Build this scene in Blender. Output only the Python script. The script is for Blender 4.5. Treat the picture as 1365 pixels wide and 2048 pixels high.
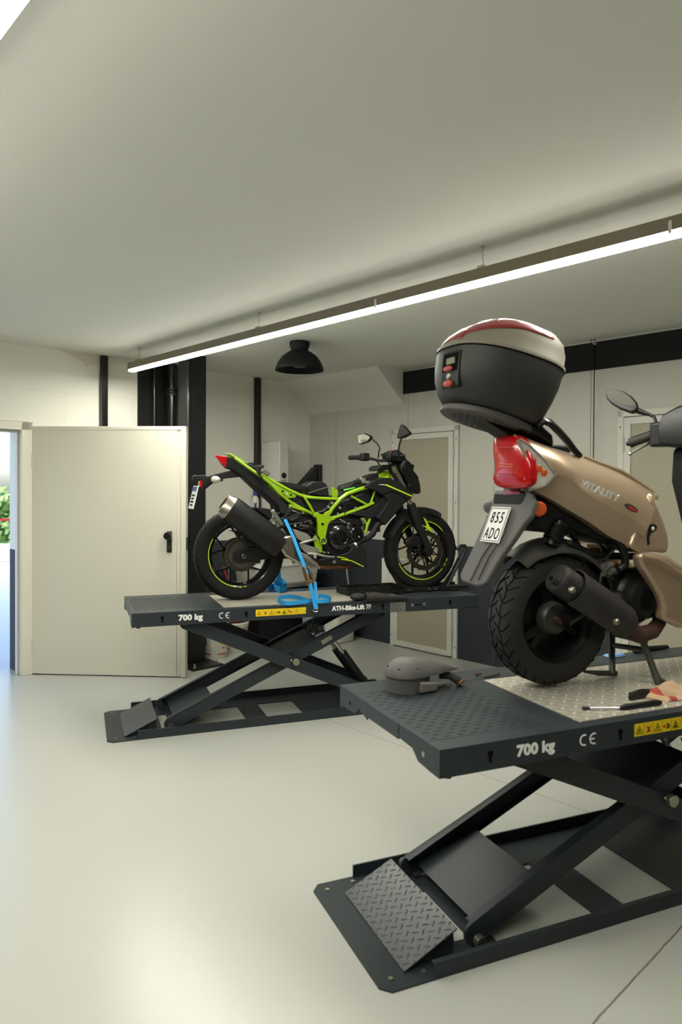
import bpy, math, random
from mathutils import Vector, Matrix
random.seed(7)
PI = math.pi
V = Vector
for o in list(bpy.data.objects): bpy.data.objects.remove(o, do_unlink=True)
scene = bpy.context.scene
COL = scene.collection
# ---------------------------------------------------------------- camera
FPX, PITCH, ROLL, CX, CY, EYE = 1407.6, math.radians(.7437), math.radians(.322), 682.5, 999.6, V((0, 0, 1.5))
_cp, _sp, _cr, _sr = math.cos(PITCH), math.sin(PITCH), math.cos(ROLL), math.sin(ROLL)
CM = Matrix(((_cr, -_sr, 0), (_sr, _cr, 0), (0, 0, 1))) @ Matrix(((1, 0, 0), (0, _cp, -_sp), (0, _sp, _cp))) @ Matrix(((1, 0, 0), (0, 0, -1), (0, 1, 0)))
cam = bpy.data.objects.new('camera', bpy.data.cameras.new('camera')); COL.objects.link(cam)
R3 = Matrix((CM[0], -V(CM[1]), -V(CM[2]))).transposed()
cam.matrix_world = Matrix.Translation(EYE) @ R3.to_4x4()
cam.data.sensor_fit = 'AUTO'; cam.data.sensor_width = 36
cam.data.lens = FPX / 2048 * 36
cam.data.shift_y = (CY - 1024) / 2048
cam.data.clip_start = .05; cam.data.clip_end = 200
cam.data.dof.use_dof = True; cam.data.dof.focus_distance = 4.9; cam.data.dof.aperture_fstop = 3.5
scene.camera = cam
# ---------------------------------------------------------------- view, world, sun
scene.view_settings.view_transform = 'Standard'; scene.view_settings.look = 'None'
scene.view_settings.exposure = 1.05; scene.view_settings.gamma = 1; scene.view_settings.use_curve_mapping = False
wd = bpy.data.worlds.new('sky'); scene.world = wd; wd.use_nodes = True
nt = wd.node_tree; bgn = nt.nodes['Background']
sky = nt.nodes.new('ShaderNodeTexSky'); sky.sky_type = 'NISHITA'; sky.sun_disc = False; sky.sun_elevation = math.radians(48); sky.sun_rotation = math.radians(120); sky.air_density = 1.0; sky.dust_density = 3
nt.links.new(sky.outputs[0], bgn.inputs[0]); bgn.inputs[1].default_value = 0.34
sun = bpy.data.objects.new('sun', bpy.data.lights.new('sun', 'SUN')); COL.objects.link(sun)
sun.data.energy = 3; sun.data.angle = .01; sun.rotation_euler = (math.radians(50), 0, math.radians(25)); sun.location = (-12, 12, 12)
LED_POWER = 62.0

# ---------------------------------------------------------------- helpers
class Frame:
    def __init__(s, o, yaw):
        s.o = V(o); s.yaw = math.radians(yaw)
        s.M = Matrix.Translation(s.o) @ Matrix.Rotation(s.yaw, 4, 'Z'); s.I = s.M.inverted()
    def W(s, p): return s.M @ V(p)
    def pl(s, x, y, pt, n):
        """the point of a local plane seen in direction (x, y) of the photograph"""
        d = CM.transposed() @ V(((x - CX) / FPX, (y - CY) / FPX, 1))
        e = s.I @ EYE; d = s.I.to_3x3() @ d; n = V(n)
        return e + d * ((V(pt) - e).dot(n) / d.dot(n))
    def y(s, x, y, c): return s.pl(x, y, (0, c, 0), (0, 1, 0))
    def x(s, x, y, c): return s.pl(x, y, (c, 0, 0), (1, 0, 0))
    def z(s, x, y, c): return s.pl(x, y, (0, 0, c), (0, 0, 1))

def dv(deg): a = math.radians(deg); return V((math.cos(a), math.sin(a), 0))

class MB:
    def __init__(s): s.v = []; s.f = []; s.m = []
    def add(s, vs, fs, mi=0):
        b = len(s.v); s.v += [V(q) for q in vs]
        for f in fs: s.f.append([b + i for i in f]); s.m.append(mi)
        return s
    def box(s, a, b, mi=0):
        (x0, y0, z0), (x1, y1, z1) = a, b
        return s.add([(x0,y0,z0),(x1,y0,z0),(x1,y1,z0),(x0,y1,z0),(x0,y0,z1),(x1,y0,z1),(x1,y1,z1),(x0,y1,z1)],
                     [(0,3,2,1),(4,5,6,7),(0,1,5,4),(1,2,6,5),(2,3,7,6),(3,0,4,7)], mi)
    def obox(s, c, ax, ay, az, mi=0):
        c, ax, ay, az = V(c), V(ax), V(ay), V(az)
        vs = [c + i*ax + j*ay + k*az for k in (-1, 1) for i, j in ((-1,-1),(1,-1),(1,1),(-1,1))]
        return s.add(vs, [(0,3,2,1),(4,5,6,7),(0,1,5,4),(1,2,6,5),(2,3,7,6),(3,0,4,7)], mi)
    def bar(s, p, q, w, h, up=(0,1,0), mi=0):
        """rectangular bar from p to q, w along up, h across"""
        p, q, up = V(p), V(q), V(up).normalized(); d = (q - p); L = d.length; d.normalize()
        sd = d.cross(up).normalized(); up = sd.cross(d).normalized()
        return s.obox((p+q)/2, d*L/2, up*w/2, sd*h/2, mi)
    def tube(s, pts, r, n=10, mi=0, closed=False, sq=1.0):
        pts = [V(q) for q in pts]; k = len(pts)
        rs = r if isinstance(r, (list, tuple)) else [r]*k
        rings = []; prev = None
        for i, q in enumerate(pts):
            if closed: t = pts[(i+1) % k] - pts[i-1]
            else: t = pts[min(i+1, k-1)] - pts[max(i-1, 0)]
            t = t.normalized() if t.length > 1e-9 else V((1,0,0))
            if prev is None: a = t.orthogonal().normalized()
            else: a = (prev - t*prev.dot(t)).normalized()
            prev = a; b = t.cross(a)
            rings.append([q + (a*math.cos(2*PI*j/n) + b*math.sin(2*PI*j/n)*sq)*rs[i] for j in range(n)])
        return s.loft(rings, caps=not closed, mi=mi, closed=closed)
    def loft(s, rings, caps=True, mi=0, closed=False):
        b = len(s.v); n = len(rings[0])
        for r in rings: s.v += [V(q) for q in r]
        K = len(rings)
        for i in range(K if closed else K-1):
            i2 = (i+1) % K
            for j in range(n):
                s.f.append([b+i*n+j, b+i*n+(j+1)%n, b+i2*n+(j+1)%n, b+i2*n+j]); s.m.append(mi)
        if caps:
            s.f.append([b+j for j in range(n)][::-1]); s.m.append(mi)
            s.f.append([b+(K-1)*n+j for j in range(n)]); s.m.append(mi)
        return s
    def cyl(s, p, q, r, r2=None, n=20, mi=0):
        p, q = V(p), V(q); t = (q-p).normalized(); a = t.orthogonal().normalized(); b = t.cross(a)
        rg = lambda c, R: [c + (a*math.cos(2*PI*j/n)+b*math.sin(2*PI*j/n))*R for j in range(n)]
        return s.loft([rg(p, r), rg(q, r if r2 is None else r2)], mi=mi)
    def lathe(s, prof, o, axis=(0,1,0), n=64, mi=0, a0=0, a1=360, closed_prof=False, caps=False):
        """prof: (radius, offset along axis)"""
        o = V(o); ax = V(axis).normalized()
        e1 = V((1,0,0)) if abs(ax.x) < .7 else V((0,0,1)); e1 = (e1 - ax*e1.dot(ax)).normalized(); e2 = -ax.cross(e1)
        full = abs(a1-a0) >= 359.9; m = n if full else n+1
        rings = []
        for j in range(m):
            t = math.radians(a0 + (a1-a0)*j/n); d = e1*math.cos(t)+e2*math.sin(t)
            rings.append([o + d*max(r, 1e-4) + ax*h for r, h in prof])
        b = len(s.v); k = len(prof)
        for r in rings: s.v += r
        for j in range(n):
            j2 = (j+1) % m
            for i in range(k if closed_prof else k-1):
                i2 = (i+1) % k
                s.f.append([b+j*k+i, b+j*k+i2, b+j2*k+i2, b+j2*k+i]); s.m.append(mi)
        if not full and caps:
            s.f.append([b+i for i in range(k)]); s.m.append(mi); s.f.append([b+n*k+i for i in range(k)][::-1]); s.m.append(mi)
        return s
    def prism(s, pts, off, mi=0):
        pts = [V(q) for q in pts]; off = V(off); n = len(pts)
        s.add(pts + [q+off for q in pts], [list(range(n)), list(range(2*n-1, n-1, -1))] + [[i, i+n, (i+1)%n+n, (i+1)%n] for i in range(n)], mi)
        return s
    def slab(s, pts, hw, mi=0, cy=0):
        """outline in x,z given as points; half width hw(point) towards both sides of y=cy"""
        h = hw if callable(hw) else (lambda q: hw)
        pts = [V(q) for q in pts]; n = len(pts)
        A = [V((q.x, cy-h(q), q.z)) for q in pts]; B = [V((q.x, cy+h(q), q.z)) for q in pts]
        return s.add(A+B, [list(range(n)), list(range(2*n-1, n-1, -1))] + [[i, i+n, (i+1)%n+n, (i+1)%n] for i in range(n)], mi)
    def ell(s, c, r, n=16, m=10, mi=0, rot=None):
        c = V(c); rot = rot or Matrix.Identity(3); rings = []
        for i in range(m+1):
            t = PI*i/m; k = max(math.sin(t), .02)
            rings.append([c + rot @ V((r[0]*k*math.cos(2*PI*j/n), r[1]*k*math.sin(2*PI*j/n), -r[2]*math.cos(t))) for j in range(n)])
        return s.loft(rings, mi=mi)
    def ribbon(s, pts, wdir, w, t=.003, mi=0):
        pts = [V(q) for q in pts]; k = len(pts); rings = []
        for i, q in enumerate(pts):
            d = (pts[min(i+1,k-1)]-pts[max(i-1,0)]).normalized()
            wd_ = wdir[i] if isinstance(wdir, list) else wdir
            wv = V(wd_); wv = (wv - d*wv.dot(d)).normalized(); nn = d.cross(wv)
            rings.append([q+wv*w/2+nn*t/2, q-wv*w/2+nn*t/2, q-wv*w/2-nn*t/2, q+wv*w/2-nn*t/2])
        return s.loft(rings, mi=mi)

BASE = {}
def finish(name, mb, mats, frame, base=(0,0,0), parent=None, bevel=0, seg=2, smooth=38, sub=0, solid=0):
    base = V(base)
    if parent is not None: base = BASE[parent.name]
    me = bpy.data.meshes.new(name); me.from_pydata([q-base for q in mb.v], [], mb.f)
    mats = mats if isinstance(mats, (list, tuple)) else [mats]
    for m in mats: me.materials.append(m)
    me.polygons.foreach_set('material_index', mb.m)
    import bmesh
    b = bmesh.new(); b.from_mesh(me); bmesh.ops.remove_doubles(b, verts=b.verts, dist=1e-5); bmesh.ops.recalc_face_normals(b, faces=b.faces); b.to_mesh(me); b.free()
    if smooth:
        me.polygons.foreach_set('use_smooth', [True]*len(me.polygons)); me.set_sharp_from_angle(angle=math.radians(smooth))
    o = bpy.data.objects.new(name, me); COL.objects.link(o)
    if parent is not None: o.parent = parent
    else: o.location = frame.W(base); o.rotation_euler = (0, 0, frame.yaw)
    if sub:
        k = o.modifiers.new('sub', 'SUBSURF'); k.levels = k.render_levels = sub
    if solid:
        k = o.modifiers.new('solid', 'SOLIDIFY'); k.thickness = solid; k.offset = 0
    if bevel:
        k = o.modifiers.new('bevel', 'BEVEL'); k.width = bevel; k.segments = seg; k.limit_method = 'ANGLE'; k.angle_limit = math.radians(35)
    BASE[o.name] = base
    return o
def thing(name, label, cat, frame, base=(0,0,0), group=None):
    o = bpy.data.objects.new(name, None); COL.objects.link(o)
    o.empty_display_size = .1; o.location = frame.W(base); o.rotation_euler = (0, 0, frame.yaw)
    BASE[o.name] = V(base); o['label'] = label; o['category'] = cat
    if group: o['group'] = group
    return o
def part(name, mb, mats, parent, label=None, **k):
    o = finish(name, mb, mats, None, parent=parent, **k)
    if label: o['label'] = label
    return o
def solo(name, label, cat, mb, mats, frame, base=(0,0,0), group=None, **k):
    o = finish(name, mb, mats, frame, base, **k); o['label'] = label; o['category'] = cat
    if group: o['group'] = group
    return o
def struct(name, mb, mats, frame, **k):
    o = finish(name, mb, mats, frame, **k); o['kind'] = 'structure'; return o
def text_mb(txt, size, M4, depth=.0006, bold=.0, squash=1.0, font_space=1.0, mi=0, mb=None, align='LEFT'):
    """lettering as a mesh; M4 maps (x right, y up, z out) to local coordinates"""
    c = bpy.data.curves.new('t', 'FONT'); c.body = txt; c.size = size; c.extrude = depth; c.offset = bold; c.space_character = font_space; c.align_x = align; c.resolution_u = 3
    o = bpy.data.objects.new('t', c); COL.objects.link(o); bpy.context.view_layer.update()
    me = bpy.data.meshes.new_from_object(o.evaluated_get(bpy.context.evaluated_depsgraph_get()))
    mb = mb or MB()
    mb.add([M4 @ V((v.co.x*squash, v.co.y, v.co.z)) for v in me.vertices], [list(p.vertices) for p in me.polygons], mi)
    bpy.data.objects.remove(o, do_unlink=True); bpy.data.curves.remove(c); bpy.data.meshes.remove(me)
    return mb
def basis(o, x, y):
    x = V(x).normalized(); y = V(y); y = (y - x*y.dot(x)).normalized(); z = x.cross(y)
    M = Matrix((x, y, z)).transposed().to_4x4(); M.translation = V(o); return M

# ---------------------------------------------------------------- materials
def lin(c):
    return tuple(((u/255)/12.92 if u/255 <= .04045 else (((u/255)+.055)/1.055)**2.4) for u in c) + (1,)
def mat(name, rgb, rough=.5, metal=0.0, var=.08, vs=8.0, bump=0.0, bs=60.0, coat=0.0, trans=0.0, spec=.5, rvar=.0, emit=None, es=0):
    m = bpy.data.materials.new(name); m.use_nodes = True; n = m.node_tree; b = n.nodes['Principled BSDF']
    c = lin(rgb); L = n.links.new
    tc = n.nodes.new('ShaderNodeTexCoord'); nz = n.nodes.new('ShaderNodeTexNoise'); nz.inputs['Scale'].default_value = vs; nz.inputs['Detail'].default_value = 4
    L(tc.outputs['Object'], nz.inputs['Vector'])
    mx = n.nodes.new('ShaderNodeMix'); mx.data_type = 'RGBA'; mx.inputs[6].default_value = tuple(v*(1-var) for v in c[:3])+(1,); mx.inputs[7].default_value = tuple(min(1, v*(1+var)) for v in c[:3])+(1,)
    L(nz.outputs['Fac'], mx.inputs[0]); L(mx.outputs[2], b.inputs['Base Color'])
    b.inputs['Roughness'].default_value = rough; b.inputs['Metallic'].default_value = metal
    if rvar:
        mr = n.nodes.new('ShaderNodeMapRange'); mr.inputs[3].default_value = rough-rvar; mr.inputs[4].default_value = rough+rvar
        L(nz.outputs['Fac'], mr.inputs[0]); L(mr.outputs[0], b.inputs['Roughness'])
    b.inputs['Coat Weight'].default_value = coat; b.inputs['Coat Roughness'].default_value = .08
    b.inputs['Transmission Weight'].default_value = trans; b.inputs['Specular IOR Level'].default_value = spec
    if bump:
        n2 = n.nodes.new('ShaderNodeTexNoise'); n2.inputs['Scale'].default_value = bs; L(tc.outputs['Object'], n2.inputs['Vector'])
        bp = n.nodes.new('ShaderNodeBump'); bp.inputs['Strength'].default_value = bump; bp.inputs['Distance'].default_value = .002
        L(n2.outputs['Fac'], bp.inputs['Height']); L(bp.outputs[0], b.inputs['Normal'])
    if emit: b.inputs['Emission Color'].default_value = lin(emit); b.inputs['Emission Strength'].default_value = es
    return m
def nodes(m): return m.node_tree, m.node_tree.nodes, m.node_tree.links.new, m.node_tree.nodes['Principled BSDF']
def mth(n, op, a, b=None, L=None):
    q = n.nodes.new('ShaderNodeMath'); q.operation = op
    for i, u in enumerate((a, b)):
        if u is None: continue
        if isinstance(u, (int, float)): q.inputs[i].default_value = u
        else: n.links.new(u, q.inputs[i])
    return q.outputs[0]

M = {}
# floor: pale epoxy with two sawn joints, hairline grime
m = mat('floor_epoxy', (168, 169, 161), .28, var=.012, vs=.6); M['floor'] = m
t, N, L, B = nodes(m)
tc = N.new('ShaderNodeTexCoord'); sx = N.new('ShaderNodeSeparateXYZ'); L(tc.outputs['Object'], sx.inputs[0])
wob = N.new('ShaderNodeTexNoise'); wob.inputs['Scale'].default_value = 18; L(tc.outputs['Object'], wob.inputs['Vector'])
wv = mth(t, 'MULTIPLY', mth(t, 'SUBTRACT', wob.outputs['Fac'], .5), .006)
def joint(out, pos, w):
    d = mth(t, 'ABSOLUTE', mth(t, 'SUBTRACT', mth(t, 'ADD', out, wv), pos)); return mth(t, 'LESS_THAN', d, w)
j = mth(t, 'MAXIMUM', joint(sx.outputs[1], 3.11, .0022), joint(sx.outputs[0], -.925, .003))
mx = N.new('ShaderNodeMix'); mx.data_type = 'RGBA'; L(j, mx.inputs[0])
old = B.inputs['Base Color'].links[0].from_socket; L(old, mx.inputs[6]); mx.inputs[7].default_value = lin((112, 98, 84)); 
sp = N.new('ShaderNodeTexVoronoi'); sp.inputs['Scale'].default_value = 1.7; L(tc.outputs['Object'], sp.inputs['Vector'])
spk = mth(t, 'LESS_THAN', sp.outputs['Distance'], .012)
mx2 = N.new('ShaderNodeMix'); mx2.data_type = 'RGBA'; L(spk, mx2.inputs[0]); L(mx.outputs[2], mx2.inputs[6]); mx2.inputs[7].default_value = lin((125, 118, 105)); L(mx2.outputs[2], B.inputs['Base Color'])
M['ceiling'] = mat('ceiling_paint', (222, 222, 214), .9, var=.02, vs=.8, bump=.05, bs=90)
def two_tone(name, upper, lower, split, rough):
    m = mat(name, upper, rough, var=.02, vs=1.5); t, N, L, B = nodes(m)
    tc = N.new('ShaderNodeTexCoord'); sx = N.new('ShaderNodeSeparateXYZ'); L(tc.outputs['Object'], sx.inputs[0])
    mx = N.new('ShaderNodeMix'); mx.data_type = 'RGBA'; L(mth(t, 'LESS_THAN', sx.outputs[2], split), mx.inputs[0])
    L(B.inputs['Base Color'].links[0].from_socket, mx.inputs[6]); mx.inputs[7].default_value = lin(lower); L(mx.outputs[2], B.inputs['Base Color'])
    return m, t, N, L, B, tc, sx
# block wall
m, t, N, L, B, tc, sx = two_tone('block_wall', (224, 223, 212), (46, 50, 58), 1.0, .75); M['wall1'] = m
cb = N.new('ShaderNodeCombineXYZ'); L(sx.outputs[1], cb.inputs[0]); L(mth(t, 'ADD', sx.outputs[2], .055), cb.inputs[1])
bk = N.new('ShaderNodeTexBrick'); bk.inputs['Scale'].default_value = 1; bk.inputs['Brick Width'].default_value = .6; bk.inputs['Row Height'].default_value = .295; bk.inputs['Mortar Size'].default_value = .003
bk.inputs['Color1'].default_value = bk.inputs['Color2'].default_value = (1,1,1,1); bk.inputs['Mortar'].default_value = (0,0,0,1)
L(cb.outputs[0], bk.inputs['Vector']); bp = N.new('ShaderNodeBump'); bp.inputs['Strength'].default_value = .5; bp.inputs['Distance'].default_value = .004
L(bk.outputs['Color'], bp.inputs['Height']); L(bp.outputs[0], B.inputs['Normal'])
mx = N.new('ShaderNodeMix'); mx.data_type = 'RGBA'; L(mth(t, 'MULTIPLY', mth(t, 'SUBTRACT', 1, bk.outputs['Color']), .07), mx.inputs[0]); L(B.inputs['Base Color'].links[0].from_socket, mx.inputs[6]); mx.inputs[7].default_value = lin((60, 60, 55)); L(mx.outputs[2], B.inputs['Base Color'])
# damp stain near the ceiling
nz = N.new('ShaderNodeTexNoise'); nz.inputs['Scale'].default_value = 5; L(tc.outputs['Object'], nz.inputs['Vector'])
dy = mth(t, 'ABSOLUTE', mth(t, 'SUBTRACT', sx.outputs[1], 2.58)); dz = mth(t, 'SUBTRACT', 2.66, sx.outputs[2])
dd = mth(t, 'ADD', mth(t, 'MULTIPLY', dy, 2.6), mth(t, 'MULTIPLY', dz, 5.0)); st = mth(t, 'MULTIPLY', mth(t, 'LESS_THAN', mth(t, 'ADD', dd, mth(t, 'MULTIPLY', nz.outputs['Fac'], .5)), .85), .35)
mx = N.new('ShaderNodeMix'); mx.data_type = 'RGBA'; L(st, mx.inputs[0]); L(B.inputs['Base Color'].links[0].from_socket, mx.inputs[6]); mx.inputs[7].default_value = lin((190, 172, 136)); L(mx.outputs[2], B.inputs['Base Color'])
# ribbed sandwich panel wall
m, t, N, L, B, tc, sx = two_tone('panel_wall', (192, 191, 180), (46, 50, 57), 1.015, .55); M['wall2'] = m
def ribs(t, N, L, B, out, sc=48, st=.35):
    w = mth(t, 'SINE', mth(t, 'MULTIPLY', out, 2*PI*sc)); bp = N.new('ShaderNodeBump'); bp.inputs['Strength'].default_value = st; bp.inputs['Distance'].default_value = .001
    L(w, bp.inputs['Height']); L(bp.outputs[0], B.inputs['Normal'])
ribs(t, N, L, B, sx.outputs[0])
jj = None
for c_ in (-5.428, -4.426, -3.45, -2.583, -1.5):
    q = mth(t, 'LESS_THAN', mth(t, 'ABSOLUTE', mth(t, 'SUBTRACT', sx.outputs[0], c_)), .0022); jj = q if jj is None else mth(t, 'MAXIMUM', jj, q)
mx = N.new('ShaderNodeMix'); mx.data_type = 'RGBA'; L(jj, mx.inputs[0]); L(B.inputs['Base Color'].links[0].from_socket, mx.inputs[6]); mx.inputs[7].default_value = lin((95, 95, 84)); L(mx.outputs[2], B.inputs['Base Color'])
m = mat('panel_beige', (163, 157, 138), .55, var=.02); M['panel'] = m
t, N, L, B = nodes(m); tc = N.new('ShaderNodeTexCoord'); sx = N.new('ShaderNodeSeparateXYZ'); L(tc.outputs['Object'], sx.inputs[0]); ribs(t, N, L, B, sx.outputs[0], 60, .3)
M['trimwhite'] = mat('trim_white', (204, 204, 194), .45, var=.02)
M['doorleaf'] = mat('door_leaf_paint', (210, 206, 190), .42, var=.02, vs=2)
M['blackpaint'] = mat('black_paint', (17, 17, 17), .42, var=.2)
M['blackgloss'] = mat('black_gloss_pipe', (20, 20, 20), .22, var=.2)
M['bandblack'] = mat('band_black_paint', (7, 7, 7), .85, var=.2)
M['white'] = mat('white_enamel', (206, 205, 194), .3, var=.02)
M['whiteplastic'] = mat('white_plastic', (214, 213, 203), .45, var=.03)
M['lift'] = mat('lift_powder_coat', (41, 47, 50), .42, var=.06, rvar=.06, bump=.25, bs=420, spec=.32)
M['steeldark'] = mat('dark_oiled_steel', (84, 84, 78), .4, metal=.6, var=.2, vs=20)
M['profile'] = mat('lamp_profile_aluminium', (124, 116, 100), .45, metal=.3)
M['badge'] = mat('badge_silver', (226, 226, 222), .3, metal=.35)
M['zinc'] = mat('zinc_bolt', (176, 172, 150), .35, metal=.9)
M['chrome'] = mat('chrome', (215, 215, 215), .12, metal=1)
M['alu'] = mat('aluminium', (178, 176, 168), .38, metal=.9, var=.12)
M['stainless'] = mat('brushed_stainless', (170, 163, 148), .3, metal=1, var=.2, vs=30)
M['green'] = mat('lime_green_paint', (128, 164, 6), .28, var=.05, coat=.6)
M['greendecal'] = mat('lime_decal', (178, 214, 10), .4, var=.03)
M['tyre'] = mat('tyre_rubber', (19, 18, 17), .72, var=.25, vs=14, bump=.3, bs=200, spec=.25)
M['tyre2'] = mat('worn_tyre_rubber', (33, 31, 29), .8, var=.2, vs=10, bump=.4, bs=150)
M['plastic'] = mat('black_plastic', (15, 15, 15), .42, var=.15, bump=.1, bs=500, spec=.35)
M['plasticmatt'] = mat('matt_black_plastic', (19, 19, 20), .6, var=.12, bump=.2, bs=600, spec=.25)
M['rim'] = mat('gloss_black_rim', (14, 14, 14), .18, var=.1, coat=.5)
M['engine'] = mat('engine_black', (15, 15, 16), .38, var=.3, vs=12)
M['mufflerblack'] = mat('muffler_satin_black', (19, 18, 19), .5, var=.1, spec=.3)
M['disc'] = mat('brake_disc_steel', (104, 98, 87), .35, metal=1, var=.15, vs=30)
M['redlens'] = mat('red_lens', (170, 8, 14), .16, var=.25, vs=40, coat=.25, spec=.4)
M['redplastic'] = mat('faded_red_plastic', (176, 72, 62), .5)
M['brownsteel'] = mat('heat_browned_steel', (112, 72, 50), .45, metal=.7, var=.35, vs=14)
M['strap'] = mat('blue_webbing', (28, 142, 202), .7, var=.12, vs=60, bump=.5, bs=400)
M['mirror'] = mat('mirror_glass', (210, 210, 205), .05, metal=1)
M['led'] = mat('led_diffuser', (255, 255, 250), .4, emit=(255, 253, 240), es=LED_POWER)
M['ledside'] = mat('led_diffuser_side', (250, 250, 244), .4, emit=(255, 253, 244), es=6.0)
M['groove'] = mat('tyre_groove', (16, 15, 14), .9, spec=.1)
M['plate'] = mat('number_plate_white', (222, 222, 218), .35, var=.02)
M['ink'] = mat('black_ink', (6, 6, 6), .8, spec=.1)
M['whiteink'] = mat('white_ink', (225, 226, 222), .55)
M['redink'] = mat('red_ink', (190, 28, 30), .55)
M['yellow'] = mat('warning_yellow', (226, 196, 12), .5, var=.03)
M['blueink'] = mat('blue_ink', (32, 58, 150), .5)
M['champagne'] = mat('champagne_metallic', (176, 154, 128), .32, metal=.5, var=.05, coat=.7)
M['champdirty'] = mat('grey_metallic_lid', (126, 121, 108), .58, var=.05, spec=.3)
M['casegrey'] = mat('dusty_black_case', (38, 38, 35), .55, var=.12, vs=5)
M['greyplastic'] = mat('weathered_grey_plastic', (78, 76, 74), .62, var=.16, vs=9)
M['fender'] = mat('mudguard_plastic', (54, 52, 46), .6, var=.12)
M['scmuffler'] = mat('sooty_muffler', (44, 41, 39), .6, metal=.2, var=.15)
M['rustdark'] = mat('rusty_edge', (66, 40, 32), .75, var=.3, vs=30)
M['orange'] = mat('orange_lens', (206, 84, 20), .2, coat=.8)
M['clearlens'] = mat('clear_lens', (214, 208, 198), .12, metal=.35, var=.25, vs=60, coat=1)
M['cloth'] = mat('tan_rag', (176, 150, 120), .95, var=.15, vs=16, bump=.6, bs=120)
M['clothred'] = mat('red_rag_cuff', (160, 70, 60), .95, var=.15, vs=16, bump=.6, bs=120)
M['leaf'] = mat('hedge_leaf', (112, 146, 84), .6, var=.4, vs=3)
M['bark'] = mat('bark', (92, 76, 58), .9)
M['ground'] = mat('outdoor_concrete', (196, 202, 208), .85, var=.06)
M['curb'] = mat('pale_curb', (206, 202, 196), .8)
M['redtape'] = mat('red_barrier', (206, 30, 44), .6)
# tread plates
def tread(name, rgb, rough, metal, sc=26, strength=.9, glint=None):
    m = mat(name, rgb, rough, metal=metal, var=.1, vs=9, rvar=.08); t, N, L, B = nodes(m)
    tc = N.new('ShaderNodeTexCoord'); sx = N.new('ShaderNodeSeparateXYZ'); L(tc.outputs['Object'], sx.inputs[0])
    x, y = mth(t, 'MULTIPLY', sx.outputs[0], sc), mth(t, 'MULTIPLY', sx.outputs[1], sc)
    def cell(off, swap):
        fx = mth(t, 'SUBTRACT', mth(t, 'FRACT', mth(t, 'ADD', x, off)), .5); fy = mth(t, 'SUBTRACT', mth(t, 'FRACT', mth(t, 'ADD', y, off)), .5)
        a, b = mth(t, 'ADD', fx, fy), mth(t, 'SUBTRACT', fx, fy)
        if swap: a, b = b, a
        e = mth(t, 'ADD', mth(t, 'MULTIPLY', mth(t, 'MULTIPLY', a, a), 4.5), mth(t, 'MULTIPLY', mth(t, 'MULTIPLY', b, b), 60)); 
        return mth(t, 'LESS_THAN', e, 1.0), e
    (c1, e1), (c2, e2) = cell(0, False), cell(.5, True)
    h = mth(t, 'MAXIMUM', mth(t, 'SUBTRACT', 1, mth(t, 'MINIMUM', e1, 1)), mth(t, 'SUBTRACT', 1, mth(t, 'MINIMUM', e2, 1)))
    bp = N.new('ShaderNodeBump'); bp.inputs['Strength'].default_value = strength; bp.inputs['Distance'].default_value = .003; L(h, bp.inputs['Height']); L(bp.outputs[0], B.inputs['Normal'])
    if glint:
        mx = N.new('ShaderNodeMix'); mx.data_type = 'RGBA'; L(mth(t, 'MAXIMUM', c1, c2), mx.inputs[0]); L(B.inputs['Base Color'].links[0].from_socket, mx.inputs[6]); mx.inputs[7].default_value = lin(glint); L(mx.outputs[2], B.inputs['Base Color'])  # bump tops painted in a lighter colour to imitate specular flecks
    return m
M['treadlift'] = tread('tread_powder_coat', (43, 49, 52), .38, 0, 24, 1.0, (58, 64, 67))
M['treadalu'] = tread('tread_aluminium', (162, 157, 142), .36, .2, 17, .6, (202, 198, 186))
M['treadramp'] = tread('tread_ramp', (64, 66, 68), .34, .1, 26, 1.0)
# ================================================================ the room
RM = Frame((0, 0, 0), -46.3)
ZC, W1, W2 = 2.655, -5.85, 5.11
XR, YF = 4.2, -4.4
DY0, DY1, DZ = .95, 2.055, 1.99            # exit doorway in the block wall
struct('floor', MB().box((W1-.3, YF, -.1), (XR, W2, 0)), M['floor'], RM, smooth=0)
struct('ceiling', MB().box((W1-.3, YF, ZC), (XR, W2+.2, ZC+.15)), M['ceiling'], RM, smooth=0)
w = MB().box((W1-.3, YF, 0), (W1, DY0, ZC)).box((W1-.3, DY1, 0), (W1, W2+.2, ZC)).box((W1-.3, DY0, DZ), (W1, DY1, ZC))
struct('wall_left', w, M['wall1'], RM, smooth=0)
struct('wall_shadow_caster', MB().box((W1-.3, YF-1, ZC+.15), (W1, W2+3, 8.5)), M['wall1'], RM, smooth=0)  # unseen upper storey, added so the building's shadow reaches farther outside
struct('wall_back', MB().box((W1, W2, 0), (XR, W2+.2, ZC)), M['wall2'], RM, smooth=0)
struct('wall_right', MB().box((XR, YF, 0), (XR+.2, W2+.2, ZC)), M['wall1'], RM, smooth=0)
struct('wall_front', MB().box((W1-.3, YF-.2, 0), (XR+.2, YF, ZC)), M['wall1'], RM, smooth=0)
# sloping soffit in the corner
struct('trim_1', MB().prism([(W1, 4.735, ZC), (W1, W2, 2.335), (W1, W2, ZC)], (-4.483-W1, 0, 0)), M['ceiling'], RM, smooth=0)
# black beam along the back wall under the ceiling
struct('trim_2', MB().box((-4.483, W2-.012, 2.43), (XR, W2, 2.64)), M['bandblack'], RM, smooth=0)
# black painted chase behind the pipes
struct('trim_3', MB().box((W1, 3.05, 0), (W1+.012, 3.47, ZC)), M['blackpaint'], RM, smooth=0)

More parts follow.
